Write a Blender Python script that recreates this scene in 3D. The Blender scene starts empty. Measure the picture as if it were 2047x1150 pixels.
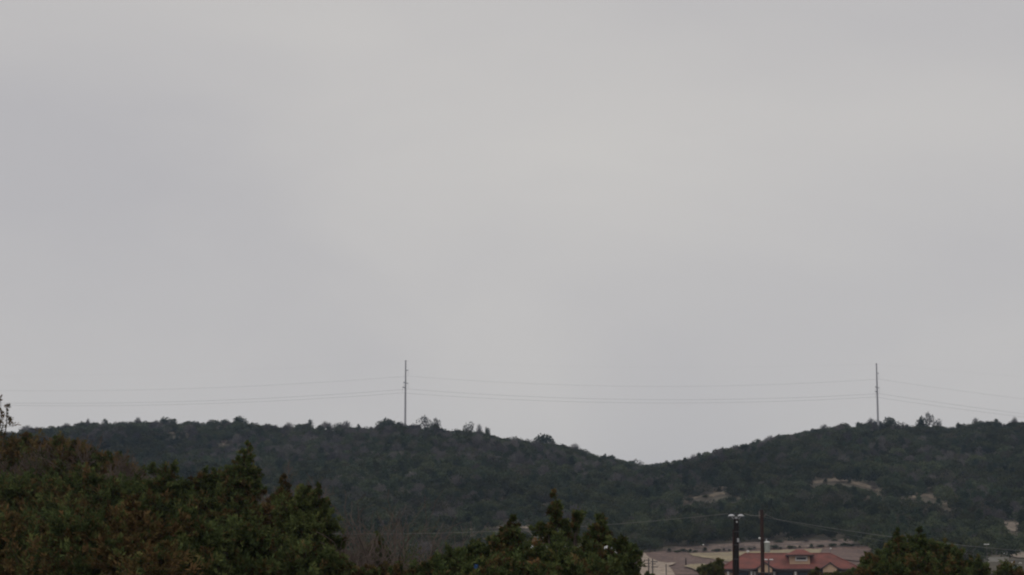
import bpy, math, random
import numpy as np
from mathutils import Vector

scene = bpy.context.scene
COL = scene.collection
R = math.radians

# ------------------------------------------------------------------ camera
F = 3820.0                      # focal length in photo pixels (2047 wide)
CU, CV = 1023.5, 575.0
PITCH = R(8.27)
cam = bpy.data.cameras.new("camera")
cam.sensor_width = 36.0
cam.lens = 36.0 * F / 2047.0
cam.clip_start = 0.5
cam.clip_end = 20000
cam_o = bpy.data.objects.new("camera", cam)
COL.objects.link(cam_o)
cam_o.location = (0, 0, 0)
cam_o.rotation_euler = (R(90) + PITCH, 0, 0)
scene.camera = cam_o

# ------------------------------------------------------------------ world: overcast sky
SUN_EL, SUN_AZ = R(48), R(215)
world = bpy.data.worlds.new("World")
scene.world = world
world.use_nodes = True
nt = world.node_tree
nt.nodes.clear()
def N(tree, kind, **kw):
    n = tree.nodes.new(kind)
    for k, v in kw.items():
        setattr(n, k, v)
    return n
sky = N(nt, "ShaderNodeTexSky", sky_type='NISHITA', sun_disc=False)
sky.sun_elevation = SUN_EL
sky.sun_rotation = SUN_AZ
tc = N(nt, "ShaderNodeTexCoord")
mp = N(nt, "ShaderNodeMapping")
mp.inputs['Scale'].default_value = (1.0, 1.0, 1.9)
mp.inputs['Rotation'].default_value = (0.2, 0.35, 0.5)
mp.inputs['Location'].default_value = (5.2, 1.1, 1.9)
nz = N(nt, "ShaderNodeTexNoise")
nz.inputs['Scale'].default_value = 3.4
nz.inputs['Detail'].default_value = 4.0
nz.inputs['Roughness'].default_value = 0.46
nz.inputs['Distortion'].default_value = 0.35
rp = N(nt, "ShaderNodeValToRGB")
rp.color_ramp.elements[0].position = 0.28
rp.color_ramp.elements[0].color = (4.92, 4.80, 4.90, 1)
rp.color_ramp.elements[1].position = 0.72
rp.color_ramp.elements[1].color = (6.0, 5.80, 5.58, 1)
mx = N(nt, "ShaderNodeMix", data_type='RGBA')
mx.inputs['Factor'].default_value = 0.97
bg = N(nt, "ShaderNodeBackground")
bg.inputs['Strength'].default_value = 0.1
wo = N(nt, "ShaderNodeOutputWorld")
L = nt.links.new
L(tc.outputs['Generated'], mp.inputs['Vector'])
L(mp.outputs['Vector'], nz.inputs['Vector'])
L(nz.outputs['Fac'], rp.inputs['Fac'])
L(sky.outputs['Color'], mx.inputs['A'])
L(rp.outputs['Color'], mx.inputs['B'])
L(mx.outputs['Result'], bg.inputs['Color'])
L(bg.outputs['Background'], wo.inputs['Surface'])

sun = bpy.data.lights.new("sun", 'SUN')
sun.energy = 0.5
sun.angle = R(25)
sun.color = (1.0, 0.96, 0.9)
sun_o = bpy.data.objects.new("sun", sun)
COL.objects.link(sun_o)
sun_o.rotation_euler = (R(90) - SUN_EL, 0, R(180) - SUN_AZ)

scene.view_settings.view_transform = 'Standard'
scene.view_settings.look = 'None'
scene.view_settings.exposure = 0.0
scene.view_settings.gamma = 1.0
scene.view_settings.use_curve_mapping = False
scene.render.engine = 'CYCLES'
scene.cycles.max_bounces = 5
scene.cycles.diffuse_bounces = 3
scene.cycles.glossy_bounces = 2
scene.cycles.transmission_bounces = 3
scene.cycles.volume_bounces = 0
scene.cycles.filter_width = 2.1          # the photograph is soft
scene.cycles.use_denoising = True
scene.cycles.denoiser = 'OPENIMAGEDENOISE'
scene.cycles.denoising_input_passes = 'RGB_ALBEDO_NORMAL'

# ------------------------------------------------------------------ geometry of the view
SP, CP = math.sin(PITCH), math.cos(PITCH)
def ray(u, v):
    a = (np.asarray(u, float) - CU) / F
    b = (CV - np.asarray(v, float)) / F
    return np.stack([a, CP - b * SP, SP + b * CP], -1)
def at(u, v, y):
    d = ray(u, v)
    return d * (np.asarray(y, float) / d[..., 1])[..., None]
def proj(P):
    P = np.asarray(P, float)
    f = P[..., 1] * CP + P[..., 2] * SP
    up = -P[..., 1] * SP + P[..., 2] * CP
    f = np.maximum(f, 0.1)
    return CU + F * P[..., 0] / f, CV - F * up / f

# ------------------------------------------------------------------ noise
def _hash(ix, iy, seed):
    h = (ix.astype(np.int64) * 374761393 + iy.astype(np.int64) * 668265263 + seed * 974711) & 0xffffffff
    h = ((h ^ (h >> 13)) * 1274126177) & 0xffffffff
    return ((h ^ (h >> 16)) & 0xffff) / 65535.0
def vnoise(x, y, scale, seed):
    x = np.asarray(x, float) / scale; y = np.asarray(y, float) / scale
    ix = np.floor(x); iy = np.floor(y)
    fx = x - ix; fy = y - iy
    fx = fx * fx * (3 - 2 * fx); fy = fy * fy * (3 - 2 * fy)
    a = _hash(ix, iy, seed); b = _hash(ix + 1, iy, seed)
    c = _hash(ix, iy + 1, seed); d = _hash(ix + 1, iy + 1, seed)
    return (a * (1 - fx) + b * fx) * (1 - fy) + (c * (1 - fx) + d * fx) * fy - 0.5
def sstep(a, b, x):
    t = np.clip((np.asarray(x, float) - a) / (b - a), 0, 1)
    return t * t * (3 - 2 * t)

# ------------------------------------------------------------------ terrain height
RIDGE_Y = 1000.0
_sky = np.array([(-700, 900), (-300, 875), (0, 864), (70, 857), (130, 850), (180, 845), (270, 842), (400, 842), (480, 841),
    (540, 848), (600, 849), (700, 849), (735, 853), (770, 845), (811, 846), (860, 850), (900, 857), (940, 862), (980, 869),
    (1010, 876), (1060, 882), (1100, 886), (1150, 897), (1190, 907), (1250, 921), (1300, 930), (1322, 928), (1360, 918),
    (1430, 903), (1500, 887), (1560, 872), (1620, 858), (1680, 850), (1740, 845), (1800, 848), (1850, 851), (1900, 851),
    (1950, 846), (2000, 843), (2047, 843), (2400, 850), (2900, 880)], float)
_rp = at(_sky[:, 0], _sky[:, 1], RIDGE_Y)
RX, RZ = _rp[:, 0], _rp[:, 2] - 4.4
PR_Y = [-6000, -100, 0, 10, 40, 100, 200, 350, 425, 440, 460, 500, 560, 584, 592, 600, 640]
PR_Z = [-1.6, -1.6, -1.7, -2.3, -5.0, -7.2, -9.2, -8.5, -8.0, -6.5, -2.6, 0.1, 3.3, 4.4, 6.3, 6.8, 10.5]
PL_Y = [-6000, 0, 30, 60, 95, 130, 200, 350, 430, 500, 600, 640]
PL_Z = [-1.6, -1.7, -1.6, -1.1, 0.4, 0.2, -3.0, -6.0, -4.0, 0.1, 6.8, 10.5]
def H(x, y):
    x = np.asarray(x, float); y = np.asarray(y, float)
    a = x / np.maximum(y, 30.0)
    w = 1 - sstep(-0.17, -0.02, a)
    near = np.interp(y, PR_Y, PR_Z) * (1 - w) + np.interp(y, PL_Y, PL_Z) * w
    xr = x * RIDGE_Y / np.maximum(y, 300.0)          # hills fan out with distance
    rz = np.interp(xr, RX, RZ)
    t = np.clip((y - 600.0) / (RIDGE_Y - 600.0), 0, 1)
    hill = 6.8 + (rz - 6.8) * (0.86 * t + 0.14 * t * t * (3 - 2 * t))
    far = rz - 0.16 * (y - RIDGE_Y)
    far = np.where(y > RIDGE_Y + 420, rz - 0.16 * 420 + 0 * y, far)
    far = np.where(y > 2500, (rz - 67) * np.clip(1 - (y - 2500) / 1500, 0, 1) - 10 * np.clip((y - 2500) / 1500, 0, 1), far)
    z = np.where(y < 600, near, np.where(y < RIDGE_Y, hill, far))
    relief = sstep(620, 700, y) * (1 - sstep(930, 990, y))
    z = z + relief * (7.0 * vnoise(x, y * 0.55, 95, 3) + 3.0 * vnoise(x, y, 38, 4))
    z = z + sstep(640, 700, y) * 0.8 * vnoise(x, y, 14, 5)
    z = z + sstep(20, 60, y) * (1 - sstep(420, 440, y)) * 0.8 * vnoise(x, y, 17, 6)
    z = z + sstep(440, 470, y) * (1 - sstep(640, 660, y)) * 0.7 * vnoise(x, y, 21, 7)
    z = np.where(np.abs(x) > 1400, z * np.clip(1 - (np.abs(x) - 1400) / 1200, 0, 1) - 4 * np.clip((np.abs(x) - 1400) / 1200, 0, 1), z)
    return z
def hit(u, v, y0=20.0, y1=1400.0):
    """first point of the ground along the line of sight"""
    u = np.atleast_1d(np.asarray(u, float)); v = np.atleast_1d(np.asarray(v, float))
    d = ray(u, v); d = d / d[:, 1:2]
    ys = np.concatenate([np.arange(y0, 430, 5.0), np.arange(430, y1, 1.5)])
    P = d[:, None, :] * ys[None, :, None]
    below = P[..., 2] < H(P[..., 0], P[..., 1])
    k = np.where(below.any(1), below.argmax(1), len(ys) - 1)
    yy = ys[k]
    lo, hi = yy - 5.0, yy.copy()
    for _ in range(14):
        m = (lo + hi) / 2
        Q = d * m[:, None]
        b = Q[:, 2] < H(Q[:, 0], Q[:, 1])
        hi = np.where(b, m, hi); lo = np.where(b, lo, m)
    return d * hi[:, None]

# ------------------------------------------------------------------ materials
def mat(name, color, rough=0.9, noise=0.0, scale=3.0, col2=None, bump=0.0, bscale=20.0, metallic=0.0, detail=6.0, spec=0.3, mottle=0.0):
    m = bpy.data.materials.new(name); m.use_nodes = True
    t = m.node_tree; b = t.nodes['Principled BSDF']
    b.inputs['Base Color'].default_value = (*color, 1)
    b.inputs['Roughness'].default_value = rough
    b.inputs['Metallic'].default_value = metallic
    b.inputs['Specular IOR Level'].default_value = spec
    tcn = N(t, "ShaderNodeTexCoord")
    if col2 is not None or noise:
        n = N(t, "ShaderNodeTexNoise"); n.inputs['Scale'].default_value = scale; n.inputs['Detail'].default_value = detail
        n.inputs['Roughness'].default_value = 0.65
        r = N(t, "ShaderNodeValToRGB")
        c2 = col2 if col2 is not None else tuple(c * (1 - noise) for c in color)
        r.color_ramp.elements[0].position = 0.35; r.color_ramp.elements[0].color = (*color, 1)
        r.color_ramp.elements[1].position = 0.65; r.color_ramp.elements[1].color = (*c2, 1)
        t.links.new(tcn.outputs['Object'], n.inputs['Vector'])
        t.links.new(n.outputs['Fac'], r.inputs['Fac'])
        t.links.new(r.outputs['Color'], b.inputs['Base Color'])
    if mottle:
        n3 = N(t, 'ShaderNodeTexNoise'); n3.inputs['Scale'].default_value = scale * 6; n3.inputs['Detail'].default_value = 5
        r3 = N(t, 'ShaderNodeValToRGB'); r3.color_ramp.elements[0].position = 0.3; r3.color_ramp.elements[0].color = (1 - mottle, 1 - mottle, 1 - mottle, 1)
        r3.color_ramp.elements[1].position = 0.62; r3.color_ramp.elements[1].color = (1.1, 1.1, 1.1, 1)
        m3 = N(t, 'ShaderNodeMix', data_type='RGBA', blend_type='MULTIPLY'); m3.inputs['Factor'].default_value = 1.0
        t.links.new(tcn.outputs['Object'], n3.inputs['Vector']); t.links.new(n3.outputs['Fac'], r3.inputs['Fac'])
        t.links.new(r.outputs['Color'], m3.inputs['A']); t.links.new(r3.outputs['Color'], m3.inputs['B']); t.links.new(m3.outputs['Result'], b.inputs['Base Color'])
    if bump:
        n2 = N(t, "ShaderNodeTexNoise"); n2.inputs['Scale'].default_value = bscale; n2.inputs['Detail'].default_value = 8
        bp = N(t, "ShaderNodeBump"); bp.inputs['Strength'].default_value = 1.0; bp.inputs['Distance'].default_value = bump
        t.links.new(tcn.outputs['Object'], n2.inputs['Vector'])
        t.links.new(n2.outputs['Fac'], bp.inputs['Height'])
        t.links.new(bp.outputs['Normal'], b.inputs['Normal'])
    return m

def leaf_mat(name, attr='tint', kind='GEOMETRY', gain=1.0):
    m = bpy.data.materials.new(name); m.use_nodes = True
    t = m.node_tree; t.nodes.clear()
    a = N(t, "ShaderNodeAttribute", attribute_name=attr, attribute_type=kind)
    d = N(t, "ShaderNodeBsdfDiffuse"); tr = N(t, "ShaderNodeBsdfTranslucent")
    ms = N(t, "ShaderNodeMixShader"); ms.inputs[0].default_value = 0.22
    o = N(t, "ShaderNodeOutputMaterial")
    src = a.outputs['Color']
    if kind == 'INSTANCER':
        a2 = N(t, "ShaderNodeAttribute", attribute_name='tint', attribute_type='GEOMETRY')
        mu = N(t, "ShaderNodeMix", data_type='RGBA', blend_type='MULTIPLY'); mu.inputs['Factor'].default_value = 1.0
        t.links.new(src, mu.inputs['A']); t.links.new(a2.outputs['Color'], mu.inputs['B'])
        src = mu.outputs['Result']
    t.links.new(src, d.inputs['Color']); t.links.new(src, tr.inputs['Color'])
    t.links.new(d.outputs[0], ms.inputs[1]); t.links.new(tr.outputs[0], ms.inputs[2])
    t.links.new(ms.outputs[0], o.inputs['Surface'])
    return m

M = dict(
    soil=mat('forest_floor', (0.085, 0.075, 0.055), 1.0, scale=0.15, col2=(0.13, 0.11, 0.075), bump=0.2, bscale=1.2),
    dirt=mat('red_brown_soil', (0.225, 0.152, 0.122), 1.0, scale=0.16, col2=(0.14, 0.096, 0.08), bump=0.4, bscale=0.8, mottle=0.5),
    bank=mat('cut_bank_soil', (0.29, 0.215, 0.175), 1.0, scale=0.3, col2=(0.105, 0.085, 0.075), bump=0.5, bscale=0.9, mottle=0.5),
    tan=mat('dry_grass', (0.42, 0.34, 0.205), 1.0, scale=0.18, col2=(0.27, 0.225, 0.155), bump=0.25, bscale=1.5, mottle=0.5),
    road=mat('caliche', (0.45, 0.36, 0.28), 1.0, scale=0.12, col2=(0.34, 0.275, 0.215), bump=0.1, bscale=1.5, mottle=0.5),
    lime=mat('bare_limestone', (0.29, 0.232, 0.165), 1.0, scale=0.35, col2=(0.15, 0.12, 0.085), bump=0.5, bscale=0.8, mottle=0.5),
    lime_pale=mat('pale_limestone', (0.38, 0.315, 0.245), 1.0, scale=0.3, col2=(0.26, 0.21, 0.17), bump=0.5, bscale=0.8, mottle=0.5),
    stone=mat('pale_stone', (0.48, 0.45, 0.42), 0.9, scale=3, col2=(0.36, 0.33, 0.31), bump=0.1, bscale=6),
    bark=mat('grey_brown_bark', (0.13, 0.10, 0.087), 1.0, scale=9, col2=(0.08, 0.064, 0.055), bump=0.02, bscale=25),
    twig=mat('reddish_twig', (0.165, 0.128, 0.108), 1.0, scale=4, col2=(0.11, 0.087, 0.075)),
    pole_dark=mat('creosoted_pole_wood', (0.012, 0.010, 0.0105), 0.9, scale=6, col2=(0.02, 0.015, 0.0145), bump=0.008, bscale=30),
    pole_red=mat('red_brown_pole_wood', (0.05, 0.024, 0.02), 0.85, scale=6, col2=(0.032, 0.02, 0.018), bump=0.008, bscale=30),
    grey_wood=mat('weathered_grey_wood', (0.17, 0.15, 0.14), 0.9, scale=5, col2=(0.12, 0.105, 0.1)),
    steel=mat('dull_galvanized_steel', (0.44, 0.44, 0.46), 0.6, scale=1.5, col2=(0.36, 0.36, 0.38), spec=0.4),
    dark_metal=mat('dark_bracket_metal', (0.06, 0.06, 0.065), 0.6, noise=0.3, scale=8),
    can=mat('grey_painted_can', (0.36, 0.37, 0.34), 0.5, noise=0.2, scale=5),
    white=mat('white_enamel', (0.78, 0.78, 0.76), 0.45, noise=0.12, scale=6),
    insul=mat('porcelain', (0.55, 0.55, 0.58), 0.3, noise=0.1, scale=10),
    wire=mat('aluminium_cable', (0.26, 0.26, 0.24), 0.6, noise=0.15, scale=1),
    wire_dark=mat('distant_conductor', (0.16, 0.16, 0.165), 0.7, noise=0.15, scale=0.3),
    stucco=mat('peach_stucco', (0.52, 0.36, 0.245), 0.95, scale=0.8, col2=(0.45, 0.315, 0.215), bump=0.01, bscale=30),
    fascia=mat('dark_brown_fascia', (0.085, 0.06, 0.055), 0.8, noise=0.3, scale=4),
    trim=mat('white_painted_trim', (0.66, 0.64, 0.62), 0.7, noise=0.12, scale=3),
    glass=mat('dim_window_glass', (0.045, 0.055, 0.065), 0.12, noise=0.3, scale=0.7, spec=0.5),
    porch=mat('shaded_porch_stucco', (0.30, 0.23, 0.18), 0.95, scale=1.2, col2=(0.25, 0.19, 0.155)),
    wallpale=mat('pale_concrete', (0.42, 0.40, 0.36), 0.95, scale=0.8, col2=(0.32, 0.30, 0.27), bump=0.02, bscale=8),
    shed=mat('white_metal_sheet', (0.72, 0.72, 0.71), 0.5, noise=0.12, scale=2),
    shedroof=mat('pale_grey_sheet_roof', (0.5, 0.5, 0.5), 0.5, noise=0.2, scale=1),
    blue=mat('blue_plastic', (0.06, 0.16, 0.42), 0.5, noise=0.25, scale=12),
    leaf=leaf_mat('juniper_foliage'),
    hleaf=leaf_mat('hill_foliage', 'itint', 'INSTANCER'),
)
# clay tile roof: colour blotches, tile courses as bump
def roof_material():
    m = mat('red_clay_tile', (0.255, 0.090, 0.070), 0.85, scale=0.5, col2=(0.16, 0.068, 0.057))
    t = m.node_tree; b = t.nodes['Principled BSDF']
    tcn = N(t, "ShaderNodeTexCoord")
    w = N(t, "ShaderNodeTexWave", wave_type='BANDS', bands_direction='X'); w.inputs['Scale'].default_value = 1.1
    bp = N(t, "ShaderNodeBump"); bp.inputs['Distance'].default_value = 0.06
    t.links.new(tcn.outputs['Object'], w.inputs['Vector']); t.links.new(w.outputs['Fac'], bp.inputs['Height'])
    t.links.new(bp.outputs['Normal'], b.inputs['Normal'])
    return m
M['roof'] = roof_material()

# ------------------------------------------------------------------ mesh helpers
def link(name, me, parent=None, loc=None):
    o = bpy.data.objects.new(name, me)
    COL.objects.link(o)
    if parent is not None: o.parent = parent
    if loc is not None: o.location = loc
    return o
def mesh_np(name, V, Q, material, tint=None, smooth=False):
    """Q: (n,4) or (n,3) int array"""
    me = bpy.data.meshes.new(name)
    V = np.ascontiguousarray(V, np.float32); Q = np.ascontiguousarray(Q, np.int32)
    n, k = Q.shape
    me.vertices.add(len(V)); me.vertices.foreach_set('co', V.ravel())
    me.loops.add(n * k); me.loops.foreach_set('vertex_index', Q.ravel())
    me.polygons.add(n); me.polygons.foreach_set('loop_start', np.arange(0, n * k, k, dtype=np.int32))
    if tint is not None:
        ca = me.attributes.new('tint', 'FLOAT_COLOR', 'POINT')
        c4 = np.ones((len(V), 4), np.float32); c4[:, :3] = tint
        ca.data.foreach_set('color', c4.ravel())
    me.materials.append(material)
    me.update(calc_edges=True)
    if smooth:
        me.polygons.foreach_set('use_smooth', np.ones(n, bool)); me.update()
    return me
def mesh_py(name, V, Fc, material):
    me = bpy.data.meshes.new(name); me.from_pydata([tuple(map(float, p)) for p in V], [], Fc)
    me.materials.append(material); me.update()
    return me
def tag(o, label=None, cat=None, group=None, kind=None):
    if label: o['label'] = label
    if cat: o['category'] = cat
    if group: o['group'] = group
    if kind: o['kind'] = kind
    return o
def empty(name, loc, label, cat, group=None, rz=0.0):
    o = bpy.data.objects.new(name, None); COL.objects.link(o)
    o.location = tuple(map(float, loc)); o.rotation_euler = (0, 0, rz)
    o.empty_display_size = 0.5
    return tag(o, label, cat, group)
class MB:
    def __init__(s): s.v = []; s.f = []
    def add(s, V, Fc):
        k = len(s.v); s.v += [tuple(p) for p in V]; s.f += [tuple(i + k for i in f) for f in Fc]; return s
    def box(s, x0, x1, y0, y1, z0, z1):
        V = [(x0, y0, z0), (x1, y0, z0), (x1, y1, z0), (x0, y1, z0), (x0, y0, z1), (x1, y0, z1), (x1, y1, z1), (x0, y1, z1)]
        return s.add(V, [(3, 2, 1, 0), (4, 5, 6, 7), (0, 1, 5, 4), (1, 2, 6, 5), (2, 3, 7, 6), (3, 0, 4, 7)])
    def lathe(s, prof, n=12, c=(0, 0, 0)):
        V = []; Fc = []
        for r, z in prof:
            for i in range(n):
                a = 2 * math.pi * i / n
                V.append((c[0] + r * math.cos(a), c[1] + r * math.sin(a), c[2] + z))
        for j in range(len(prof) - 1):
            for i in range(n):
                i2 = (i + 1) % n
                Fc.append((j * n + i, j * n + i2, (j + 1) * n + i2, (j + 1) * n + i))
        Fc.append(tuple(range(n - 1, -1, -1))); Fc.append(tuple((len(prof) - 1) * n + i for i in range(n)))
        return s.add(V, Fc)
    def bar(s, a, b, ra, rb=None, n=6):
        rb = ra if rb is None else rb
        a = Vector(a); b = Vector(b); d = (b - a).normalized()
        e = d.orthogonal().normalized(); g = d.cross(e)
        V = []
        for p, r in ((a, ra), (b, rb)):
            for i in range(n):
                t = 2 * math.pi * (i + 0.5) / n
                V.append(tuple(p + e * (r * math.cos(t)) + g * (r * math.sin(t))))
        Fc = [(i, (i + 1) % n, n + (i + 1) % n, n + i) for i in range(n)]
        Fc += [tuple(range(n - 1, -1, -1)), tuple(range(n, 2 * n))]
        return s.add(V, Fc)
    def build(s, name, material, parent=None):
        return link(name, mesh_py(name, s.v, s.f, material), parent)

# ------------------------------------------------------------------ ground
def axis(segs):
    out = [np.arange(a, b, st) for a, b, st in segs]
    return np.concatenate(out + [np.array([segs[-1][1]], float)])
gx = axis([(-6000, -1400, 400), (-1400, -420, 35), (-420, -200, 7), (-200, 220, 2.8), (220, 430, 7), (430, 1400, 35), (1400, 6000, 400)])
gy = axis([(-3000, -60, 300), (-60, 430, 5), (430, 660, 2.2), (660, 1060, 4), (1060, 1500, 20), (1500, 2500, 100), (2500, 9000, 500)])
GX, GY = np.meshgrid(gx, gy)
GZ = H(GX, GY)
nx, ny = len(gx), len(gy)
idx = np.arange(nx * ny).reshape(ny, nx)
quads = np.stack([idx[:-1, :-1], idx[:-1, 1:], idx[1:, 1:], idx[1:, :-1]], -1).reshape(-1, 4)
ground = link('ground', mesh_np('ground', np.stack([GX, GY, GZ], -1).reshape(-1, 3), quads, M['soil'], smooth=True))
tag(ground, 'brushy brown earth of the valley floor and the two wooded hills', kind='structure')

# ------------------------------------------------------------------ bare patches laid on the ground
def inside(poly, u, v):
    poly = np.asarray(poly, float); u = np.asarray(u, float); v = np.asarray(v, float)
    r = np.zeros(u.shape, bool); n = len(poly); j = n - 1
    for i in range(n):
        xi, yi = poly[i]; xj, yj = poly[j]
        c = ((yi > v) != (yj > v)) & (u < (xj - xi) * (v - yi) / (yj - yi + 1e-9) + xi)
        r ^= c; j = i
    return r
def patch(name, poly, material, lift, label, step_u=2.0, step_v=0.6, rag=0.8, thr=14.0):
    poly = np.asarray(poly, float)
    u = np.arange(poly[:, 0].min() - 2, poly[:, 0].max() + 2, step_u)
    v = np.arange(poly[:, 1].min() - 1, poly[:, 1].max() + 1, step_v)
    U, Vv = np.meshgrid(u, v)
    P = hit(U.ravel(), Vv.ravel()).reshape(len(v), len(u), 3)
    wob_u = rag * 3.0 * vnoise(U, Vv, 9, 11); wob_v = rag * 2.0 * vnoise(U, Vv, 6, 12)
    IN = inside(poly, U + wob_u, Vv + wob_v)
    P[..., 2] = H(P[..., 0], P[..., 1]) + lift
    idx = np.arange(len(v) * len(u)).reshape(len(v), len(u))
    q = np.stack([idx[1:, :-1], idx[1:, 1:], idx[:-1, 1:], idx[:-1, :-1]], -1)
    dy = np.abs(P[1:, :-1, 1] - P[:-1, :-1, 1])
    keep = (IN[1:, :-1] & IN[1:, 1:] & IN[:-1, 1:] & IN[:-1, :-1]) & (dy < thr)
    q = q[keep]
    used, inv = np.unique(q.ravel(), return_inverse=True)
    o = link(name, mesh_np(name, P.reshape(-1, 3)[used], inv.reshape(-1, 4), material, smooth=True))
    return tag(o, label, kind='structure')
OPEN = [(1276, 1160), (1264, 1113), (1275, 1107), (1300, 1104), (1345, 1096), (1420, 1090), (1500, 1085), (1707, 1079),
        (1712, 1090), (1738, 1099), (1735, 1160)]
patch('dirt_ground', [(1255, 1150), (1262, 1113), (1275, 1107), (1330, 1101), (1500, 1095), (1740, 1092), (1745, 1150)], M['dirt'], 0.10,
      'bare red brown graded earth around the building')
patch('cut_bank', [(1322, 1099), (1345, 1095), (1420, 1089), (1500, 1085), (1600, 1082), (1707, 1078), (1709, 1088), (1640, 1094), (1560, 1098),
      (1480, 1102), (1400, 1106), (1330, 1103)], M['bank'], 0.20, 'ragged reddish soil bank cut along the foot of the right hill', rag=1.4)
patch('dry_grass_field', [(1376, 1108), (1392, 1107), (1440, 1106), (1520, 1103), (1580, 1100), (1645, 1098), (1640, 1110), (1600, 1128),
      (1470, 1128), (1440, 1122), (1412, 1118), (1385, 1114)], M['tan'], 0.26, 'pale yellow dry grass field behind the red roof', rag=0.6)
patch('earth_embankment', [(1645, 1099), (1690, 1098.5), (1742, 1099), (1742, 1128), (1690, 1122), (1638, 1112)], M['dirt'], 0.38,
      'flat topped mauve brown earth embankment right of the building', rag=0.4)
patch('dirt_road', [(1262, 1112), (1270, 1109), (1284, 1107), (1291, 1109), (1296, 1114), (1304, 1119), (1318, 1125), (1332, 1127.5), (1356, 1127),
      (1348, 1131), (1338, 1135), (1344, 1142), (1350, 1150), (1352, 1158), (1262, 1158), (1268, 1145), (1276, 1132), (1284, 1124), (1278, 1118)], M['road'], 0.42,
      'pale unpaved road curving down past the utility poles', rag=0.5)
patch('dirt_track', [(1366, 1135), (1374, 1132), (1398, 1130), (1410, 1130), (1414, 1150), (1402, 1150), (1386, 1142)], M['tan'], 0.46,
      'pale track beside the bare slope left of the red roof', rag=0.5)
patch('hillside_clearing', [(1334, 1011), (1345, 1003), (1372, 997), (1392, 994), (1425, 989), (1424, 977), (1437, 969), (1446, 974), (1447, 983), (1462, 982), (1476, 981),
      (1480, 988), (1462, 989), (1441, 991), (1425, 995), (1400, 996), (1385, 1000), (1376, 1007), (1352, 1010)], M['lime'], 0.25,
      'tan bare strip climbing the near side of the right hill', rag=1.3, thr=60)
patch('hillside_clearing', [(1618, 964), (1640, 960), (1664, 956), (1690, 959), (1716, 965), (1735, 970), (1752, 976), (1766, 981), (1780, 974), (1790, 973), (1791, 980), (1778, 984), (1764, 988), (1750, 983), (1733, 977), (1714, 972), (1690, 966), (1664, 964), (1640, 968), (1620, 970)], M['lime'], 0.25,
      'long pale rocky road cut high on the right hill', rag=0.7, thr=60)
patch('hillside_clearing', [(1808, 986), (1824, 986), (1850, 988), (1872, 994), (1888, 1003), (1908, 1008), (1910, 1014), (1892, 1014), (1876, 1004), (1850, 994), (1826, 999), (1812, 996)], M['lime'], 0.25,
      'lower broken end of the rocky road cut on the right hill', rag=1.6, thr=60)
patch('rocky_cut', [(2004, 1043), (2020, 1045), (2041, 1046), (2042, 1054), (2036, 1060), (2028, 1065), (2018, 1063), (2010, 1055)], M['lime_pale'], 0.25,
      'bright limestone cut at the right edge of the hillside', rag=0.9, thr=60)
patch('sloping_bank', [(2016, 1113), (2030, 1108), (2044, 1105), (2075, 1103), (2075, 1119), (2036, 1117)], M['lime_pale'], 0.3,
      'tan sloping earth bank at the right edge above the brush', rag=0.7)
patch('rocky_cut', [(936, 1063), (940, 1058), (950, 1057), (954, 1062), (946, 1067)], M['lime_pale'], 0.25,
      'small tan bare spot on the lower left hill', rag=0.5, thr=60)
patch('rocky_cut', [(980, 1056), (1008, 1053), (1014, 1049), (1028, 1050), (1050, 1052), (1066, 1055), (1070, 1059), (1040, 1058), (1012, 1058)], M['lime_pale'], 0.25,
      'tan bare cut behind the tip of the middle juniper', rag=1.0, thr=60)
patch('bare_spot', [(440, 884), (446, 880), (456, 881), (454, 886), (446, 892)], M['lime_pale'], 0.25, 'small pinkish bare spot high on the left hill', rag=0.4, thr=80, step_u=1.0)
patch('bare_spot', [(332, 866), (345, 864), (376, 866), (374, 870), (350, 870)], M['lime'], 0.25, 'faint pale ledge near the crest of the left hill', rag=0.8, thr=80, step_u=1.0)
CLEAR = [OPEN,
    [(1338, 1009), (1372, 997), (1425, 989), (1424, 977), (1437, 969), (1446, 974), (1447, 983), (1476, 981), (1462, 989), (1425, 995), (1385, 1000), (1376, 1007)],
    [(1618, 965), (1640, 961), (1664, 957), (1690, 960), (1716, 966), (1735, 971), (1752, 977), (1766, 982), (1780, 975), (1790, 974), (1791, 979), (1778, 983), (1764, 987), (1750, 982), (1733, 976), (1714, 971), (1690, 965), (1664, 963), (1640, 967), (1620, 969)],
    [(1810, 987), (1850, 988), (1888, 1003), (1908, 1009), (1892, 1013), (1850, 993), (1824, 998)],
    [(2004, 1043), (2041, 1046), (2036, 1060), (2028, 1065), (2010, 1055)],
    [(1962, 1113), (2016, 1112), (2047, 1104), (2080, 1103), (2080, 1120), (1962, 1122)],
    [(936, 1063), (940, 1058), (950, 1057), (954, 1062), (946, 1067)],
    [(980, 1056), (1014, 1049), (1050, 1052), (1070, 1059), (1012, 1058)],
    [(440, 884), (446, 880), (456, 881), (446, 892)], [(336, 866), (376, 866), (350, 870)],
    [(2005, 1101), (2016, 1101), (2016, 1112), (2005, 1112)], [(1050, 1086), (1244, 1086), (1244, 1112), (1050, 1112)]]
random.seed(5)
CLEAR_KEEP = 0.10        # a few bushes stand in the clearings on the hill

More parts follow.
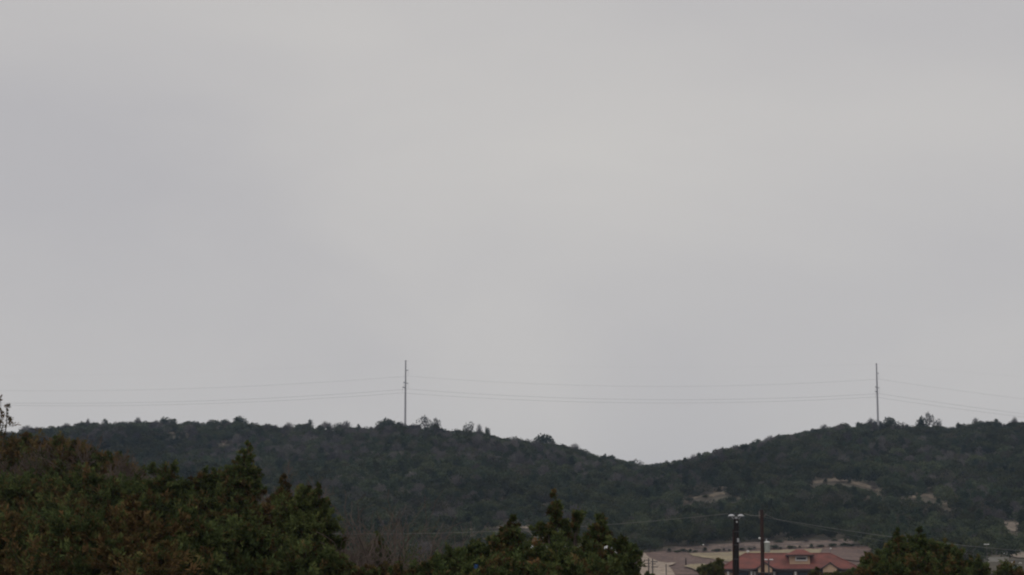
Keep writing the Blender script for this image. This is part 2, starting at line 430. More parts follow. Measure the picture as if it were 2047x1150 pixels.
# ------------------------------------------------------------------ foliage generators
def unit(a): return a / np.maximum(np.linalg.norm(a, axis=-1, keepdims=True), 1e-9)
def sprays(rng, P, D, Ln, W):
    """one pointed leaf spray (a kite) per point"""
    S = unit(np.cross(D, rng.normal(size=D.shape)))
    mid = P + D * (Ln * 0.45)[:, None]
    V = np.stack([P, mid - S * (W * 0.5)[:, None], P + D * Ln[:, None], mid + S * (W * 0.5)[:, None]], 1).reshape(-1, 3)
    Q = np.arange(len(V)).reshape(-1, 4)
    return V, Q
def segs_mesh(A, B, ra, rb, n=4):
    """tapered n-sided limbs, one per segment"""
    A = np.asarray(A, float); B = np.asarray(B, float); ra = np.asarray(ra, float); rb = np.asarray(rb, float)
    d = unit(B - A)
    ref = np.where(np.abs(d[:, 2:3]) > 0.9, np.array([[1.0, 0, 0]]), np.array([[0, 0, 1.0]]))
    e = unit(np.cross(d, ref)); g = np.cross(d, e)
    rings = []
    for Pt, r in ((A, ra), (B, rb)):
        for i in range(n):
            t = 2 * math.pi * i / n
            rings.append(Pt + e * (r * math.cos(t))[:, None] + g * (r * math.sin(t))[:, None])
    V = np.stack(rings, 1).reshape(-1, 3)
    base = np.arange(len(A)) * 2 * n
    Q = np.concatenate([np.stack([base + i, base + (i + 1) % n, base + n + (i + 1) % n, base + n + i], -1) for i in range(n)])
    return V, Q
GREEN = np.array([0.084, 0.114, 0.044]); OLIVE = np.array([0.136, 0.150, 0.052]); BROWN = np.array([0.165, 0.096, 0.046])
def juniper(seed, spires, lobes, brown=0.2, dens=1.0, leaf=1.0, gaps=(), green=None, sub_n=6, spr_n=16):
    """spires: (foot, tip, radius, taper length, dense length); lobes: (centre, half width, half height); all relative to the tree's foot.
    Plumes of foliage grow on every spire and lobe; returns crown + limb meshes."""
    rng = np.random.default_rng(seed)
    P0s, Ds, Ls, A, B, RA, RB = [], [], [], [], [], [], []
    for foot, tip, r, s0, top in spires:
        foot = np.array(foot, float); tip = np.array(tip, float)
        h = np.linalg.norm(tip - foot)
        top = min(top, h * 0.97)
        m = int(dens * (14 + 44 * (top * r) ** 0.75)); m2 = int(m * 0.2 * max(0.0, h / top - 1)) + 2
        d = np.concatenate([top * rng.random(m) ** 0.85, top + (h * 0.97 - top) * rng.random(m2)])      # distance below the tip
        t = 1 - d / h
        az = rng.random(len(d)) * 2 * math.pi
        lob = 0.5 + 0.8 * (np.sin(az * 2 + seed) * 0.5 + 0.5) * (np.sin(d * 6 + seed) * 0.5 + 0.5) + 0.35 * rng.random(len(d))
        Lp = np.maximum(r * np.minimum(1, d / s0) ** 0.85 * lob, 0.06 + 0.08 * rng.random(len(d)))
        el = 0.35 + 0.55 * np.exp(-d / 0.5) + 0.3 * rng.normal(size=len(d))
        D = np.stack([np.cos(az) * np.cos(el), np.sin(az) * np.cos(el), np.sin(el)], -1)
        wob = lambda tt: 0.03 * h * np.stack([np.sin(tt * 7 + seed), np.cos(tt * 5 + seed * 2), 0 * tt], -1) * (tt * (1 - tt) * 4)[:, None]
        P0s.append(foot + (tip - foot) * t[:, None] + wob(t)); Ds.append(D); Ls.append(Lp)
        tt = np.linspace(0, 1, 9)
        ax = foot + (tip - foot) * tt[:, None] + wob(tt)
        rr = (0.02 * h) * (1 - tt) + 0.008
        A.append(ax[:-1]); B.append(ax[1:]); RA.append(rr[:-1]); RB.append(rr[1:])
    for c, rx, rz in lobes:
        c = np.array(c, float)
        m = int(dens * 20 * (4 * math.pi * rx * rz) ** 0.8) + 10
        d = unit(rng.normal(size=(m, 3)) + np.array([0, -0.15, 0.3]))
        lump = 0.72 + 0.42 * np.sin(d[:, 0] * 5 + seed) * np.sin(d[:, 2] * 6 + seed * 2)
        Lp = 0.55 * (rx + rz) * 0.5 * (0.35 + 1.05 * rng.random(m) ** 1.4) * (0.6 + 0.5 * lump)
        P0s.append(c + d * np.array([rx, rx, rz]) * (0.62 * lump)[:, None]); Ds.append(unit(d + 0.35 * rng.normal(size=(m, 3)) + np.array([0, 0, 0.4]))); Ls.append(Lp)
        f = np.array([c[0] * 0.4, c[1] * 0.4, c[2] * 0.35])
        A.append(f[None]); B.append(c[None]); RA.append(np.array([0.07])); RB.append(np.array([0.03]))
    P0 = np.concatenate(P0s); D = np.concatenate(Ds); Lp = np.concatenate(Ls); m = len(P0)
    tone = 0.46 + 0.84 * rng.random(m)
    isb = rng.random(m) < brown
    A.append(P0 - D * 0.05); B.append(P0 + D * (Lp * 0.8)[:, None]); RA.append(0.008 + 0.012 * Lp); RB.append(0.003 + 0 * Lp)
    k, n = sub_n, spr_n                                             # side plumes, sprays on each
    s = 0.22 + 0.78 * rng.random((m, k)) ** 0.8
    s[:, 0] = 0.75
    D2 = unit(D[:, None, :] + 0.62 * rng.normal(size=(m, k, 3)) + np.array([0, 0, 0.28]))
    D2[:, 0] = unit(D + np.array([0, 0, 0.1]))
    P2 = P0[:, None, :] + D[:, None, :] * (Lp[:, None] * s)[..., None]
    L2 = np.clip(0.40 * Lp[:, None] * (0.5 + 1.0 * rng.random((m, k))), 0.06, 0.62)
    tone2 = tone[:, None] * (0.8 + 0.4 * rng.random((m, k)))
    b2 = np.where(rng.random((m, k)) < 0.25, rng.random((m, k)) < brown, isb[:, None])
    q = rng.random((m, k, n)) ** 0.8
    fine = (0.5 + 0.5 * np.minimum(1, Lp / 0.5))[:, None, None]
    P3 = P2[:, :, None, :] + D2[:, :, None, :] * (L2[:, :, None] * q)[..., None] + 0.05 * rng.normal(size=(m, k, n, 3)) * ((1.25 - q) * fine)[..., None] * leaf
    D3 = unit(D2[:, :, None, :] + 0.6 * rng.normal(size=(m, k, n, 3)) + np.array([0, 0, 0.15]))
    Ln = leaf * fine * (0.09 + 0.10 * rng.random((m, k, n))); W = leaf * (0.031 + 0.022 * rng.random((m, k, n)))
    g0 = GREEN if green is None else np.array(green)
    mixo = rng.random((m, k, 1)) ** 2
    c = g0 * (1 - mixo[..., None]) + OLIVE * mixo[..., None]
    br = (b2[:, :, None] * (0.45 + 0.55 * rng.random((m, k, 1))))
    c = c * (1 - br[..., None]) + BROWN * br[..., None]
    c = np.broadcast_to(c, (m, k, n, 3)) * (tone2[:, :, None] * (0.85 + 0.3 * rng.random((m, k, n))))[..., None]
    P3 = P3.reshape(-1, 3); D3 = D3.reshape(-1, 3); Ln = Ln.ravel(); W = W.ravel(); c = c.reshape(-1, 3)
    keep = P3[:, 2] > 0.05
    for (go_, gd, gr) in gaps:
        w_ = P3 - go_
        keep &= np.linalg.norm(w_ - (w_ @ gd)[:, None] * gd, axis=1) > gr
    P3, D3, Ln, W, c = P3[keep], D3[keep], Ln[keep], W[keep], c[keep]
    V, Q = sprays(rng, P3, D3, Ln, W)
    TV, TQ = segs_mesh(np.concatenate(A), np.concatenate(B), np.concatenate(RA), np.concatenate(RB), 3)
    return (V, Q, np.repeat(c, 4, 0)), (TV, TQ)

def bare_tree(seed, height, spread, stems=3, depth=5, upward=0.5, r0=0.05):
    rng = np.random.default_rng(seed)
    A, B, RA, RB = [], [], [], []
    ends = []
    def grow(p, d, ln, r, lev):
        k = 3
        for i in range(k):
            d2 = d + 0.16 * rng.normal(size=3) + np.array([0, 0, 0.05 * upward]); d2 /= np.linalg.norm(d2)
            q = p + d2 * ln / k
            r1 = max(r * (1 - 0.16), 0.010)
            A.append(p); B.append(q); RA.append(r); RB.append(r1)
            if lev < depth and (i > 0 or lev > 0):
                nb = 1 if rng.random() < 0.72 else 2
                for _ in range(nb):
                    a = rng.normal(size=3); a -= a.dot(d2) * d2; a /= np.linalg.norm(a)
                    d3 = d2 * 0.75 + a * (0.62 * spread) + np.array([0, 0, 0.25 * upward]); d3 /= np.linalg.norm(d3)
                    grow(q, d3, ln * (0.52 + 0.2 * rng.random()), max(r1 * 0.6, 0.010), lev + 1)
            p, d, r = q, d2, r1
        ends.append((p, d))
    for s in range(stems):
        a = rng.random() * 6.28
        d = np.array([math.cos(a) * 0.25 * spread, math.sin(a) * 0.25 * spread, 1.0]); d /= np.linalg.norm(d)
        grow(np.array([math.cos(a) * 0.12, math.sin(a) * 0.12, -0.1]), d, height * (0.55 + 0.12 * rng.random()), r0 * (0.7 + 0.5 * rng.random()), 0)
    A = np.array(A); B = np.array(B)
    zs = height / max(B[:, 2].max(), 0.1)
    A *= zs; B *= zs
    return A, B, np.array(RA), np.array(RB), ends

# ------------------------------------------------------------------ hill trees (prototypes)
def round_crown(seed, w, h, lobes, n, leaf, base=0.25, flat=0.8):
    rng = np.random.default_rng(seed)
    Ps, Ds, Cs = [], [], []
    for i in range(lobes):
        a = rng.random() * 6.28; rr = (rng.random() ** 0.6) * 0.36 * w
        c = np.array([math.cos(a) * rr, math.sin(a) * rr, h * (base + (0.9 - base) * (0.35 + 0.65 * rng.random()) * (1 - 0.45 * (rr / (0.36 * w)) ** 2))])
        s = np.array([0.19 * w, 0.19 * w, 0.15 * h * flat + 0.05 * w]) * (0.75 + 0.5 * rng.random())
        d = unit(rng.normal(size=(n, 3)))
        rad = 0.65 + 0.4 * rng.random(n)
        Ps.append(c + d * s * rad[:, None]); Ds.append(unit(d + 0.7 * rng.normal(size=(n, 3)) + np.array([0, 0, 0.2])))
        Cs.append(np.full(n, 0.8 + 0.4 * rng.random()) * (0.8 + 0.4 * rng.random(n)))
    P = np.concatenate(Ps); D = np.concatenate(Ds); C = np.concatenate(Cs)
    Ln = leaf * (0.7 + 0.6 * rng.random(len(P))); W = Ln * 0.7
    V, Q = sprays(rng, P, D, Ln, W)
    V[:, 2] = V[:, 2] * (h / V[:, 2].max())
    return V, Q, np.repeat(np.stack([C, C, C], -1), 4, 0)
def cone_crown(seed, w, h, n, leaf):
    rng = np.random.default_rng(seed)
    m = 60
    t = 0.05 + 0.93 * rng.random(m); az = rng.random(m) * 6.28
    L = 0.5 * w * np.clip(1 - t, 0.08, 1) ** 0.6 * (0.65 + 0.5 * rng.random(m))
    el = 0.2 + 0.8 * t
    D = np.stack([np.cos(az) * np.cos(el), np.sin(az) * np.cos(el), np.sin(el)], -1)
    k = n // m
    s = 0.25 + 0.85 * rng.random((m, k))
    P = np.stack([0 * t, 0 * t, t * h * 0.93], -1)[:, None] + D[:, None] * (L[:, None] * s)[..., None] + 0.07 * w * rng.normal(size=(m, k, 3))
    D3 = unit(D[:, None] + 0.7 * rng.normal(size=(m, k, 3)))
    C = np.repeat((0.75 + 0.5 * rng.random(m))[:, None], k, 1).ravel()
    P = P.reshape(-1, 3); D3 = D3.reshape(-1, 3)
    Ln = leaf * (0.7 + 0.6 * rng.random(len(P)))
    V, Q = sprays(rng, P, D3, Ln, Ln * 0.6)
    V[:, 2] = V[:, 2] * (h / V[:, 2].max())
    return V, Q, np.repeat(np.stack([C, C, C], -1), 4, 0)
def twig_crown(seed, w, h, n):
    rng = np.random.default_rng(seed)
    az = rng.random(n) * 6.28; el = 0.35 + 1.1 * rng.random(n)
    D = np.stack([np.cos(az) * np.cos(el), np.sin(az) * np.cos(el), np.sin(el)], -1)
    rad = (0.35 + 0.65 * rng.random(n))
    P = np.array([0, 0, 0.22 * h]) + D * rad[:, None] * np.array([0.42 * w, 0.42 * w, 0.62 * h])
    D3 = unit(D + 0.45 * rng.normal(size=(n, 3)) + np.array([0, 0, 0.2]))
    Ln = 0.9 * (0.6 + 0.8 * rng.random(n)); W = 0.07 + 0.06 * rng.random(n)
    V, Q = sprays(rng, P, D3, Ln, W)
    C = np.repeat(0.75 + 0.5 * rng.random(n), 4)
    V[:, 2] = V[:, 2] * (h / V[:, 2].max())
    return V, Q, np.stack([C, C, C], -1)
def limb_set(seed, h, w):
    rng = np.random.default_rng(seed)
    A = [(0, 0, -0.6)]; B = [(0.1, 0, h * 0.4)]; ra = [0.2]; rb = [0.14]
    for i in range(6):
        a = rng.random() * 6.28
        A.append((0.1, 0, h * (0.3 + 0.1 * rng.random()))); B.append((math.cos(a) * w * 0.28, math.sin(a) * w * 0.28, h * (0.55 + 0.3 * rng.random()))); ra.append(0.11); rb.append(0.04)
    return segs_mesh(A, B, ra, rb, 5)
# unit sizes: crown about 6 m wide and 5 m high
PROTO = []
for i in range(5): PROTO.append(('oak', round_crown(100 + i, 6.4, 4.6, 15, 55, 0.5)))
for i in range(4): PROTO.append(('juniper', cone_crown(200 + i, 4.2, 5.2, 720, 0.42)))
for i in range(3): PROTO.append(('bare', twig_crown(300 + i, 5.2, 5.4, 520)))
for i in range(3): PROTO.append(('airy', round_crown(400 + i, 6.0, 5.6, 9, 42, 0.42, base=0.42, flat=0.7)))
LIMBS = [segs_mesh for _ in PROTO]
proto_meshes = []; proto_limbs = []
hcol = bpy.data.collections.new('hill_tree_kinds')          # not linked to the scene
for i, (k, (V, Q, T)) in enumerate(PROTO):
    me = mesh_np('crown', V, Q, M['hleaf'], tint=T); proto_meshes.append(me)
    o = bpy.data.objects.new('forest_kind_%02d' % i, me); hcol.objects.link(o)
    lv, lq = limb_set(500 + i, V[:, 2].max(), 5.5); proto_limbs.append(mesh_np('trunk', lv, lq, M['bark']))
KIND_IDX = {k: [i for i, p in enumerate(PROTO) if p[0] == k] for k in ('oak', 'juniper', 'bare', 'airy')}

# scatter
rng = np.random.default_rng(42)
def scatter(x0, x1, y0, y1, sp):
    xs = np.arange(x0, x1, sp); ys = np.arange(y0, y1, sp)
    X, Y = np.meshgrid(xs, ys); X[::2] += sp / 2
    X = X + rng.uniform(-0.45, 0.45, X.shape) * sp; Y = Y + rng.uniform(-0.45, 0.45, Y.shape) * sp
    return X.ravel(), Y.ravel()
X1, Y1 = scatter(-400, 420, 600, 1040, 5.0)
X2, Y2 = scatter(-260, 300, 180, 600, 5.4)
X = np.concatenate([X1, X2]); Y = np.concatenate([Y1, Y2])
lim = 0.40 * Y + 30
k = np.abs(X) < lim
X, Y = X[k], Y[k]
Z = H(X, Y)
n = len(X)
patchn = vnoise(X, Y, 60, 21) + 0.6 * vnoise(X, Y, 24, 22)
leftness = 1 - sstep(-20, 80, X * RIDGE_Y / Y)
hi = sstep(780, 960, Y)
p_bare = np.clip(0.03 + 0.5 * patchn + 0.24 * leftness * hi, 0.015, 0.75)
rr = rng.random(n)
kind = np.where(rr < p_bare, 'bare', np.where(rr < p_bare + (1 - p_bare) * (0.34 + 0.4 * vnoise(X, Y, 45, 23)), 'juniper', 'oak'))
kind = np.where((kind == 'juniper') & (Y > 925) & (rng.random(n) < 0.75), 'oak', kind)
kind = np.where((rng.random(n) < 0.04), 'airy', kind)
pi = np.array([KIND_IDX[q][int(r * len(KIND_IDX[q]))] for q, r in zip(kind, rng.random(n))])
sc = 0.75 + 0.75 * rng.random(n) ** 1.5
sc *= np.where(Y > 955, 0.9, 1.0)
hgt = np.array([PROTO[i][1][0][:, 2].max() for i in pi]) * sc
tone = (0.62 + 0.85 * rng.random(n)) * (1 + 0.7 * vnoise(X, Y, 42, 24))
base = {'oak': (0.054, 0.067, 0.037), 'juniper': (0.045, 0.062, 0.034), 'bare': (0.104, 0.094, 0.088), 'airy': (0.070, 0.070, 0.054)}
TI = np.array([base[q] for q in kind]) * tone[:, None]
warm = rng.random(n)[:, None] * np.array([[0.016, 0.008, -0.002]])
TI = np.clip(TI + warm * (kind != 'bare')[:, None], 0.012, 0.3)
# keep trees out of the clearings seen between them
keep = np.ones(n, bool)
rnd = rng.random(n)
wpx = np.where(kind == 'juniper', 1.9, 2.6) * sc * F / Y
for fx, fz in ((0, 0.0), (0, 0.3), (0, 0.6), (0, 0.8), (0, 0.97), (-0.9, 0.4), (0.9, 0.4), (-0.75, 0.7), (0.75, 0.7), (-0.45, 0.9), (0.45, 0.9), (-0.5, 0.5), (0.5, 0.5)):
    u, v = proj(np.stack([X, Y, Z + hgt * fz], -1))
    u = u + fx * wpx
    for ci, poly in enumerate(CLEAR):
        ins = inside(poly, u, v)
        keep &= ~(ins & ((rnd > CLEAR_KEEP) | (ci in (0, 5, 6, 7, 8, 10, 11))))
# and off the building, poles and white shed
keep &= ~((np.abs(X - 62) < 28) & (Y > 340) & (Y < 440))
X, Y, Z, pi, sc, hgt, TI, kind = [a[keep] for a in (X, Y, Z, pi, sc, hgt, TI, kind)]
rot = np.random.default_rng(8).random(len(X)) * 6.28

def hill_tree(name, i, p, s, rz, tint, label, cat, group):
    e = empty(name, p, label, cat, group, rz)
    e.scale = (s[0], s[0], s[1])
    c = link('crown', proto_meshes[i], e); c['itint'] = tuple(map(float, tint))
    link('trunk', proto_limbs[i], e)
    return e
# material reads the colour of each crown from its object; the same for the forest's points
for nd in M['hleaf'].node_tree.nodes:
    if nd.type == 'ATTRIBUTE' and nd.attribute_name == 'itint': nd.attribute_type = 'INSTANCER'
# a twin of the material for single trees: object property
M['hleaf_single'] = leaf_mat('hill_foliage_single', 'itint', 'INSTANCER')
for nd in M['hleaf_single'].node_tree.nodes:
    if nd.type == 'ATTRIBUTE' and nd.attribute_name == 'itint': nd.attribute_type = 'OBJECT'
single_meshes = []
for me in proto_meshes:
    c = me.copy(); c.name = 'crown'; c.materials[0] = M['hleaf_single']; single_meshes.append(c)
proto_meshes = single_meshes

# which trees stand against the sky on the crest: made one by one
u, vt = proj(np.stack([X, Y, Z + hgt], -1))
sky_v = np.full(2300, 1e9)
ui = np.clip(np.round(u + 100).astype(int), 0, 2299)
halfw = np.clip((2.2 * sc * F / Y).astype(int), 3, 16)
for a, v_, hw in zip(ui, vt, halfw):
    sky_v[max(0, a - hw):a + hw + 1] = np.minimum(sky_v[max(0, a - hw):a + hw + 1], v_)
order = np.argsort(vt - sky_v[ui])
cand = [i for i in order if 0 <= u[i] <= 2047 and Y[i] > 600 and vt[i] - sky_v[ui[i]] < 2.5]
crest = cand[:170]
near = [i for i in np.argsort(Y) if 1262 < u[i] < 1745 and Y[i] > 430 and 1068 < vt[i] < 1112][:60]
single = list(dict.fromkeys(crest + near))
KW = {'oak': 'dark oak', 'juniper': 'pointed juniper', 'bare': 'leafless tree', 'airy': 'open oak'}
ORD = ['leftmost', 'second', 'third', 'fourth', 'fifth', 'sixth', 'seventh', 'eighth', 'ninth', 'tenth', 'eleventh', 'twelfth']
CREST = [(150, 'on the crest beside the left edge thicket'), (270, 'on the sloping start of the left crest'), (400, 'on the flat far left crest'),
    (540, 'on the high point of the left crest'), (680, 'on the left crest right of its high point'), (805, 'on the crest just left of the left steel pole'),
    (930, 'on the crest just right of the left steel pole'), (1060, 'on the upper falling left crest'), (1190, 'on the lower falling left crest'),
    (1320, 'just left of the saddle between the hills'), (1450, 'just right of the saddle between the hills'), (1600, 'midway up the rising right crest'),
    (1750, 'on the right crest up to the right steel pole'), (1900, 'on the crest right of the right steel pole'), (9999, 'on the right crest near the right edge')]
NEAR = [(1340, 'in the dark wood above the pale road'), (1480, 'in the wood edge above the left soil bank'), (1600, 'in the wood edge above the middle soil bank'),
    (1715, 'in the wood edge above the right soil bank'), (1800, 'in the wood behind the brown embankment'), (1930, 'in the wood behind the right hand junipers'), (9999, 'in the low wood near the right edge')]
sets = {}
cs = set(crest)
for i in single:
    tab = CREST if i in cs else NEAR
    place = next(p for lim_, p in tab if u[i] < lim_)
    sets.setdefault((kind[i], place), []).append(i)
for (kd, place), ids in sets.items():
    ids.sort(key=lambda i: u[i])
    for j, i in enumerate(ids):
        if len(ids) == 1: lab, grp = 'lone ' + KW[kd] + ' ' + place, None
        elif len(ids) <= 12: lab, grp = (ORD[j] + (' from left among ' if j else ' of the ') + KW[kd] + 's ' + place), KW[kd] + 's ' + place
        else: lab, grp = KW[kd] + ' ' + place, KW[kd] + 's ' + place
        nm = {'oak': 'oak_tree', 'juniper': 'juniper_tree', 'bare': 'bare_tree', 'airy': 'oak_tree'}[kd]
        hill_tree(nm, int(pi[i]), (X[i], Y[i], Z[i] - 0.1), (sc[i], sc[i]), rot[i], TI[i], lab, 'tree', grp)
mask = np.ones(len(X), bool); mask[single] = False

# the rest of the wood: one object
pts = np.stack([X, Y, Z - 0.1], -1)[mask]
me = bpy.data.meshes.new('forest'); me.vertices.add(len(pts)); me.vertices.foreach_set('co', pts.astype(np.float32).ravel())
def pattr(name, typ, arr, key):
    a = me.attributes.new(name, typ, 'POINT'); a.data.foreach_set(key, np.ascontiguousarray(arr).ravel())
pattr('kind_index', 'INT', pi[mask].astype(np.int32), 'value')
pattr('size', 'FLOAT', sc[mask].astype(np.float32), 'value')
pattr('turn', 'FLOAT', rot[mask].astype(np.float32), 'value')
c4 = np.ones((mask.sum(), 4), np.float32); c4[:, :3] = TI[mask]
pattr('itint', 'FLOAT_COLOR', c4, 'color')
forest = link('forest', me)
tag(forest, 'dense dark wood of oaks and junipers covering both hillsides', kind='stuff')
ng = bpy.data.node_groups.new('forest_nodes', 'GeometryNodeTree')
ng.interface.new_socket('Geometry', in_out='INPUT', socket_type='NodeSocketGeometry')
ng.interface.new_socket('Geometry', in_out='OUTPUT', socket_type='NodeSocketGeometry')
gi = N(ng, 'NodeGroupInput'); go = N(ng, 'NodeGroupOutput')
ci = N(ng, 'GeometryNodeCollectionInfo'); ci.inputs['Collection'].default_value = hcol
ci.inputs['Separate Children'].default_value = True
ip = N(ng, 'GeometryNodeInstanceOnPoints'); ip.inputs['Pick Instance'].default_value = True
def named(nm, typ):
    q = N(ng, 'GeometryNodeInputNamedAttribute', data_type=typ); q.inputs['Name'].default_value = nm; return q
ai, asz, at_ = named('kind_index', 'INT'), named('size', 'FLOAT'), named('turn', 'FLOAT')
cx = N(ng, 'ShaderNodeCombineXYZ')
l = ng.links.new
l(gi.outputs[0], ip.inputs['Points']); l(ci.outputs[0], ip.inputs['Instance'])
l(ai.outputs['Attribute'], ip.inputs['Instance Index']); l(asz.outputs['Attribute'], ip.inputs['Scale'])
l(at_.outputs['Attribute'], cx.inputs['Z']); l(cx.outputs[0], ip.inputs['Rotation'])
l(ip.outputs[0], go.inputs[0])
md = forest.modifiers.new('forest_nodes', 'NODES'); md.node_group = ng

# taller single trees that break the skyline
def crest_tree(u_, v_top, width_px, kindname, label, y=996.0, tone=1.0, which=0, tint=None):
    top = at(u_, v_top, y); g = float(H(top[0], y)) - 0.2
    i = KIND_IDX[kindname][which % len(KIND_IDX[kindname])]
    V = PROTO[i][1][0]
    w0 = V[:, 0].max() - V[:, 0].min()
    s = width_px * y / F / w0; sz = max(top[2] - g, 2.0) / V[:, 2].max()
    t = tint if tint is not None else np.array(base[kindname]) * tone
    hill_tree({'oak': 'oak_tree', 'airy': 'oak_tree', 'juniper': 'juniper_tree', 'bare': 'bare_tree'}[kindname], i, (top[0], y, g), (s, sz), u_ * 0.37, t, label, 'tree', None)
crest_tree(849, 829, 34, 'airy', 'tallest open crowned tree just right of the left steel pole', which=0, tone=0.8)
crest_tree(873, 833, 22, 'airy', 'open tree beside the tallest crest tree right of the left steel pole', which=1, tone=0.8)
crest_tree(938, 842, 24, 'airy', 'thin grey crowned tree alone on the falling left crest', which=2)
crest_tree(958, 845, 18, 'bare', 'thin grey bare tree beside the lone crown on the left crest')
crest_tree(974, 851, 14, 'oak', 'small dark tree ending the row on the falling left crest', which=2)
crest_tree(778, 834, 34, 'oak', 'broad dark oak on the crest left of the left steel pole', which=1)
crest_tree(1088, 865, 52, 'oak', 'broad flat oak half way down the falling left crest', which=3)
crest_tree(1150, 883, 30, 'bare', 'grey leafless tree low on the falling left crest', which=1)
crest_tree(176, 834, 12, 'bare', 'small leafless tree poking above the far left crest', which=2)
crest_tree(276, 832, 22, 'bare', 'leafless grey tree on the long left crest', which=0)
crest_tree(330, 832, 30, 'oak', 'dark rounded tree on the flat top of the left hill', which=0)
crest_tree(481, 830, 34, 'oak', 'dark bushy tree on the high point of the left hill', which=4)
crest_tree(620, 837, 26, 'juniper', 'dark pointed juniper on the left crest between the high point and the pole', which=1)
crest_tree(1842, 830, 26, 'oak', 'dark dense half of the tallest tree clump on the right crest', which=2, tone=0.8, y=990)
crest_tree(1857, 821, 26, 'airy', 'open airy tree topping the tallest clump on the right crest', which=1, tone=0.9, y=994)
crest_tree(1874, 836, 20, 'airy', 'low pale tree on the right side of the tallest clump on the right crest', which=2, y=994)
crest_tree(1776, 831, 30, 'oak', 'flat topped dark tree right beside the right steel pole', which=1, y=992)
crest_tree(1741, 833, 26, 'bare', 'grey leafless tree left of the right steel pole', which=1, y=992)
crest_tree(1950, 833, 22, 'bare', 'grey twiggy tree on the crest near the right edge', which=0)
crest_tree(2028, 831, 16, 'bare', 'leafless tree on the crest at the far right edge', which=2)

# ------------------------------------------------------------------ steel transmission poles
def wire_path(pts, sags, segs=36):
    out = []
    for (a, b), s in zip(zip(pts[:-1], pts[1:]), sags):
        a = np.array(a, float); b = np.array(b, float)
        for t in np.linspace(0, 1, segs, endpoint=False):
            p = a + (b - a) * t; p[2] -= 4 * s * t * (1 - t); out.append(p)
    out.append(np.array(pts[-1], float))
    return np.array(out)
def wire(name, path, r, material, label, group=None):
    V, Q = segs_mesh(path[:-1], path[1:], np.full(len(path) - 1, r), np.full(len(path) - 1, r), 5)
    o = link(name, mesh_np(name, V, Q, material))
    return tag(o, label, 'power line', group)
def steel_pole(u_, v_top, y, v_base, arms, label):
    top = at(u_, v_top, y); g = float(H(top[0], y))
    h = top[2] - g
    e = empty('transmission_pole', (top[0], y, g), label, 'power pole', 'steel transmission poles on the hill crests')
    mb = MB(); mb.lathe([(0.56, -0.5), (0.50, h * 0.35), (0.42, h * 0.7), (0.33, h)], 12); mb.build('shaft', M['steel'], e)
    mb = MB(); mb.lathe([(0.40, h), (0.40, h + 0.15), (0.1, h + 0.4)], 12); mb.build('cap', M['dark_metal'], e)
    tips = []
    for (va, side, ln) in arms:
        z = at(u_, va, y)[2] - g
        d = np.array([0.62 * side, 0.78 * side, 0.0])
        a = d * 0.3 + np.array([0, 0, z - 0.15]); b = d * ln + np.array([0, 0, z + 0.1])
        mb = MB(); mb.bar(a, b, 0.22, 0.15, 6); arm = mb.build('arm', M['dark_metal'], e)
        mb = MB()
        for j in range(9):
            mb.lathe([(0.03, 0), (0.075, 0.05), (0.03, 0.26)], 8, (b[0], b[1], b[2] - 0.4 - 0.3 * j))
        mb.bar((b[0], b[1], b[2]), (b[0], b[1], b[2] - 3.1), 0.035, None, 5)
        ins = mb.build('insulator', M['steel'], arm)
        tips.append(np.array([top[0], y, g]) + b + np.array([0, 0, -3.1]))
    return np.array([top[0], y, top[2]]), tips
t1, tips1 = steel_pole(811, 722, 1000, 836, [(740, 1, 2.1), (766, 1, 2.1), (765, -1, 1.6), (775, -1, 2.3)], 'slim grey steel pole on the left hill crest')
t2, tips2 = steel_pole(1752, 728, 985, 836, [(746, 1, 2.1), (775, 1, 2.3), (774, -1, 1.8), (783, -1, 2.1)], 'slim grey steel pole on the right hill crest')
for nm, a, b, vl, vr, s0, s1, s2, lab in (
    ('top_wire', t1, t2, 745, 800, 4.5, 2.5, 3.0, 'faint highest wire joining the tips of the steel poles'),
    ('upper_wire', tips1[0], tips2[0], 757, 868, 7.2, 4.6, 5.0, 'upper thin conductor sagging between the steel poles'),
    ('lower_wire', tips1[1], tips2[1], 780, 900, 7.3, 4.3, 5.0, 'lower front conductor of the close pair between the steel poles'),
    ('lower_wire', tips1[3], tips2[3], 782, 903, 7.3, 4.1, 5.0, 'lower back conductor of the close pair between the steel poles')):
    pl = at(-550, vl, 1015); pr = at(3000, vr, 960)
    wire(nm.replace('top_', 'shield_').replace('upper_', 'transmission_').replace('lower_', 'transmission_'), wire_path([pl, a, b, pr], [s0, s1, s2]), 0.008 if nm == 'top_wire' else (0.026 if nm == 'upper_wire' else 0.034), M['wire_dark'], lab, 'wires of the hilltop transmission line')

# ------------------------------------------------------------------ the red roofed building
hp = at(1581, 1137, 402)
hz = -7.9
house = empty('villa', (hp[0], 402, hz), 'peach stucco building with red tiled hip roof and roof tower beyond the wooden poles', 'building', rz=R(-5))
EZ = hp[2] - hz                       # eave height above its ground
W2, DEP = 14.6, 13.5                  # half width at eave, depth
def hip(mb, x0, x1, y0, y1, ze, zr, rx0, rx1, drop=0.28):
    ym = (y0 + y1) / 2
    V = [(x0, y0, ze), (x1, y0, ze), (x1, y1, ze), (x0, y1, ze), (rx0, ym, zr), (rx1, ym, zr),
         (x0, y0, ze - drop), (x1, y0, ze - drop), (x1, y1, ze - drop), (x0, y1, ze - drop)]
    mb.add(V, [(0, 1, 5, 4), (1, 2, 5), (2, 3, 4, 5), (3, 0, 4), (0, 6, 7, 1), (1, 7, 8, 2), (2, 8, 9, 3), (3, 9, 6, 0), (6, 9, 8, 7)])
mb = MB(); mb.box(-W2 + 0.8, W2 - 0.8, 1.9, DEP - 0.8, -0.5, EZ - 0.30); mb.build('wall', M['porch'], house)
